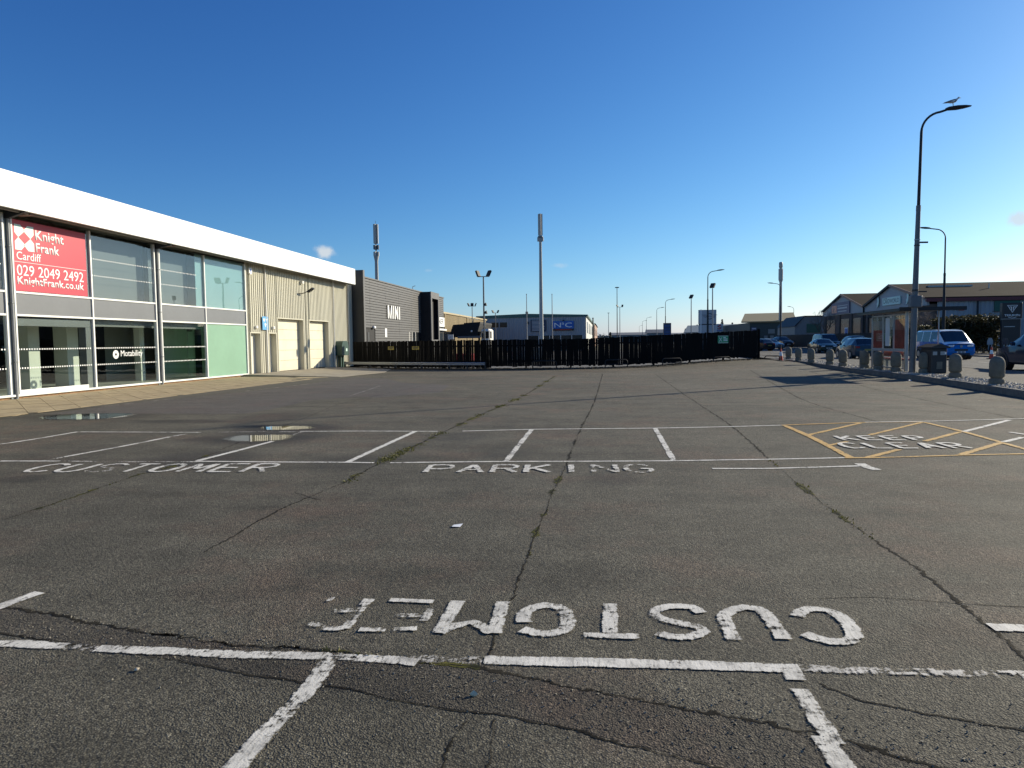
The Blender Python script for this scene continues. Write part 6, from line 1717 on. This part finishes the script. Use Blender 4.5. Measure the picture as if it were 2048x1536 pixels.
# ================================================================== vegetation
def leaves(n, place, size, flat_=0.5):
    mb = MB()
    for _ in range(n):
        x, y, z = place(); s = U(*size)
        q = Matrix.Rotation(U(0, 6.3), 3, 'Z') @ Matrix.Rotation(U(-1.3, 1.3), 3, 'X')
        b = len(mb.v)
        for p in ((-.5, 0, 0), (0, -.28, 0.05), (.5, 0, 0), (0, .28, .05)):
            w = q @ Vector(p) * s; mb.v.append((x + w.x, y + w.y, z + w.z))
        mb.f.append((b, b + 1, b + 2, b + 3))
    return mb
def hedge(label, x0, x1, y0, y1, h, n, slope=0.0):
    o = thing('hedge', label, 'hedge', ((x0 + x1) / 2, (y0 + y1) / 2, .17), 0)
    def pl():
        while True:
            x, y, z = U(x0, x1), U(y0, y1), rnd()
            top = h * (1 + .16 * mnoise.noise(Vector((x * .8, y * .8, 1))) + .09 * mnoise.noise(Vector((x * 2.5, y * 2.5, 4)))) - slope * (x1 - x)
            e = min(x - x0, x1 - x, y - y0, y1 - y)
            zz_ = z ** .6 * top
            if e < .35 * abs(mnoise.noise(Vector((x, y * 1.3, zz_ * 1.5)))): continue
            return (x, y, .2 + zz_)
    part('foliage', leaves(n, pl, (.14, .30)), 'leaf_hedge', o, recalc=False)
    mb = MB()
    for i in range(10):
        x, y = U(x0 + .3, x1 - .3), U(y0 + .3, y1 - .3); mb.tube([(x, y, .17), (x + U(-.2, .2), y + U(-.2, .2), h * .7)], [.05, .02], 6)
    part('stems', mb, 'bark', o)
    mb = MB()
    for i in range(150):
        x, y = U(x0, x1), U(y0, y1); z = h * U(.75, .95) - slope * (x1 - x)
        mb.tube([(x, y, z), (x + U(-.15, .15), y + U(-.1, .1), z + U(.3, .8))], [.012, .004], 4, cap=False)
    part('twigs', mb, 'twig', o, kind='stuff')
hedge('dense dark hedge behind the blue van with ragged top', 28.2, 33.4, 64.3, 67.2, 2.95, 16000)
hedge('lower hedge seen through the bus shelter', 27.6, 29.6, 67.5, 76, 2.3, 9000)

def branch(mb, tw, p, d, L_, r_, depth):
    q = p + d * L_
    m_ = p + d * (L_ * .5) + Vector((U(-.06, .06), U(-.06, .06), U(0, .05))) * L_
    (mb if depth > 2 else tw).tube([p, m_, q], [r_, r_ * .85, r_ * .68], 7 if depth > 3 else 4, cap=False)
    if depth == 0: return
    for _ in range(3 if depth > 1 else 4):
        ax = Vector((U(-1, 1), U(-1, 1), U(-.25, .7))).normalized()
        nd = (d * .8 + ax * .75).normalized()
        branch(mb, tw, q if rnd() > .3 else m_, nd, L_ * U(.62, .8), r_ * .6, depth - 1)
def bare_tree(label, x, y, h, z=.17):
    o = thing('bare_tree', label, 'tree', (x, y, z))
    mb, tw = MB(), MB()
    mb.tube([(0, 0, 0), (.03, 0, h * .14), (0, .04, h * .28)], [.13, .11, .09], 9)
    for k in range(4):
        a = k * 1.57 + U(-.3, .3)
        branch(mb, tw, Vector((0, .03, h * U(.22, .28))), Vector((math.cos(a) * .55, math.sin(a) * .55, 1)).normalized(), h * .26, .06, 5)
    part('trunk', mb, 'bark', o, local=True, recalc=False); part('crown', tw, 'twig', o, local=True, recalc=False)
bare_tree('bare twiggy tree beside the left gabled unit', 29.0, 100.5, 5.3)
bare_tree('thin bare tree standing behind the bus shelter', 29.9, 73.0, 4.2)

def conifer(label, x, y, h):
    o = thing('conifer', label, 'tree', (x, y, -.05), U(0, 6), 'far conifers')
    def pl():
        t = rnd() ** .8; z = h * (.08 + .92 * t); rr = (1 - t) * h * .24 * (0.75 + .35 * math.sin(t * 40)) + .1; a = U(0, 6.3); r_ = rr * math.sqrt(rnd())
        return (r_ * math.cos(a), r_ * math.sin(a), z)
    part('crown', leaves(700, pl, (.35, .8)), 'leaf_conifer', o, local=True, recalc=False)
    part('trunk', MB().tube([(0, 0, 0), (0, 0, h * .9)], [.22, .04], 8), 'bark', o, local=True)
for i, (x, y, h) in enumerate(((37.2, 300, 7.6), (39.2, 306, 5.6), (46.5, 296, 9.6), (48.5, 300, 7.4), (50.6, 297, 8.2), (52.6, 303, 7.0), (54.8, 300, 6.6), (57.4, 304, 7.4), (60.2, 300, 6.4))):
    conifer(['dark conifer just left of the winged emblem totem', 'small conifer left of the winged emblem totem', 'tallest dark conifer behind the red letter totem', 'conifer second right of the tallest on the skyline', 'conifer third right of the tallest on the skyline',
             'conifer fourth right of the tallest on the skyline', 'conifer fifth right of the tallest on the skyline', 'conifer sixth right of the tallest on the skyline', 'last conifer before the hangar roof'][i], x, y, h)
conifer('lone conifer right of the corrugated warehouse', 1.5, 260, 4.6)
# far wood and hills
mb = MB()
HP = [(-900, 16), (-500, 20), (-200, 22), (-20, 20), (50, 16), (150, 15), (210, 22), (250, 18), (330, 20), (400, 26), (480, 24), (600, 30), (900, 26), (1500, 20), (2600, 12)]
for x, h in HP:
    mb.v += [(x, 2500, -1), (x, 2560, h * .75), (x, 2700, h), (x, 3400, h * .6)]
for i in range(len(HP) - 1):
    for j in range(3): mb.f.append((i * 4 + j, (i + 1) * 4 + j, (i + 1) * 4 + j + 1, i * 4 + j + 1))
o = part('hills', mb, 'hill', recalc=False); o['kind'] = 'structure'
def wood():
    x = U(-160, 330); y = U(620, 900)
    h = 6.0 + 4.5 * mnoise.noise(Vector((x * .03, 0, 2))) + 2.5 * mnoise.noise(Vector((x * .15, y * .02, 5)))
    return (x, y, rnd() ** .7 * max(2, h))
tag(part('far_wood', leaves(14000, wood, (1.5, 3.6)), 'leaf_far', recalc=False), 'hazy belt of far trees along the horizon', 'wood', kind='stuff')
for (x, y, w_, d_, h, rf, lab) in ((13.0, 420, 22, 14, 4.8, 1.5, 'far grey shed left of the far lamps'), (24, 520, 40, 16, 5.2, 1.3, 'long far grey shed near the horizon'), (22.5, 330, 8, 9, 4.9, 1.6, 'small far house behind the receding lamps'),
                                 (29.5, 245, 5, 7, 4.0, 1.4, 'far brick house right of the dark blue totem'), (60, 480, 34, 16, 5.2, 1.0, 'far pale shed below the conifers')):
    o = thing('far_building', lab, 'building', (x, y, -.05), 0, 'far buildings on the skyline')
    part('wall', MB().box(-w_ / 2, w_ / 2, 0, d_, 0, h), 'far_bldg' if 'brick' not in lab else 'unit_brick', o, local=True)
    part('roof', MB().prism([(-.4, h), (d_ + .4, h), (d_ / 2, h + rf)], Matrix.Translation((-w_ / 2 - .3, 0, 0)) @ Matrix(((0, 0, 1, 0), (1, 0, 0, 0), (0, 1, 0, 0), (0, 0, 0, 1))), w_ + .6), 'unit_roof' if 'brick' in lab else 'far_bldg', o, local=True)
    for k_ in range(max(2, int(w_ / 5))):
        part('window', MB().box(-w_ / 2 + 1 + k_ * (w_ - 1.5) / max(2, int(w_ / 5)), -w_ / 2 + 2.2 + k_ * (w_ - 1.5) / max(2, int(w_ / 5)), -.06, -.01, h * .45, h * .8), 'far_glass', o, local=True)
tb2 = thing('terrace', 'red brown building running behind the corrugated warehouse', 'building', (-2, 200, 0))
part('wall', MB().box(-14, -3.0, 192, 250, 0, 6.2), 'unit_trim', tb2)
part('roof', MB().prism([(-14.4, 6.2), (-2.7, 6.2), (-8.5, 8.0)], Matrix.Translation((0, 191.8, 0)) @ FACE['-y'], -58), 'unit_roof', tb2)
for i in range(4): part('window', MB().box(-3.0, -2.97, 196 + i * 12, 200 + i * 12, 3, 5), 'far_glass', tb2)
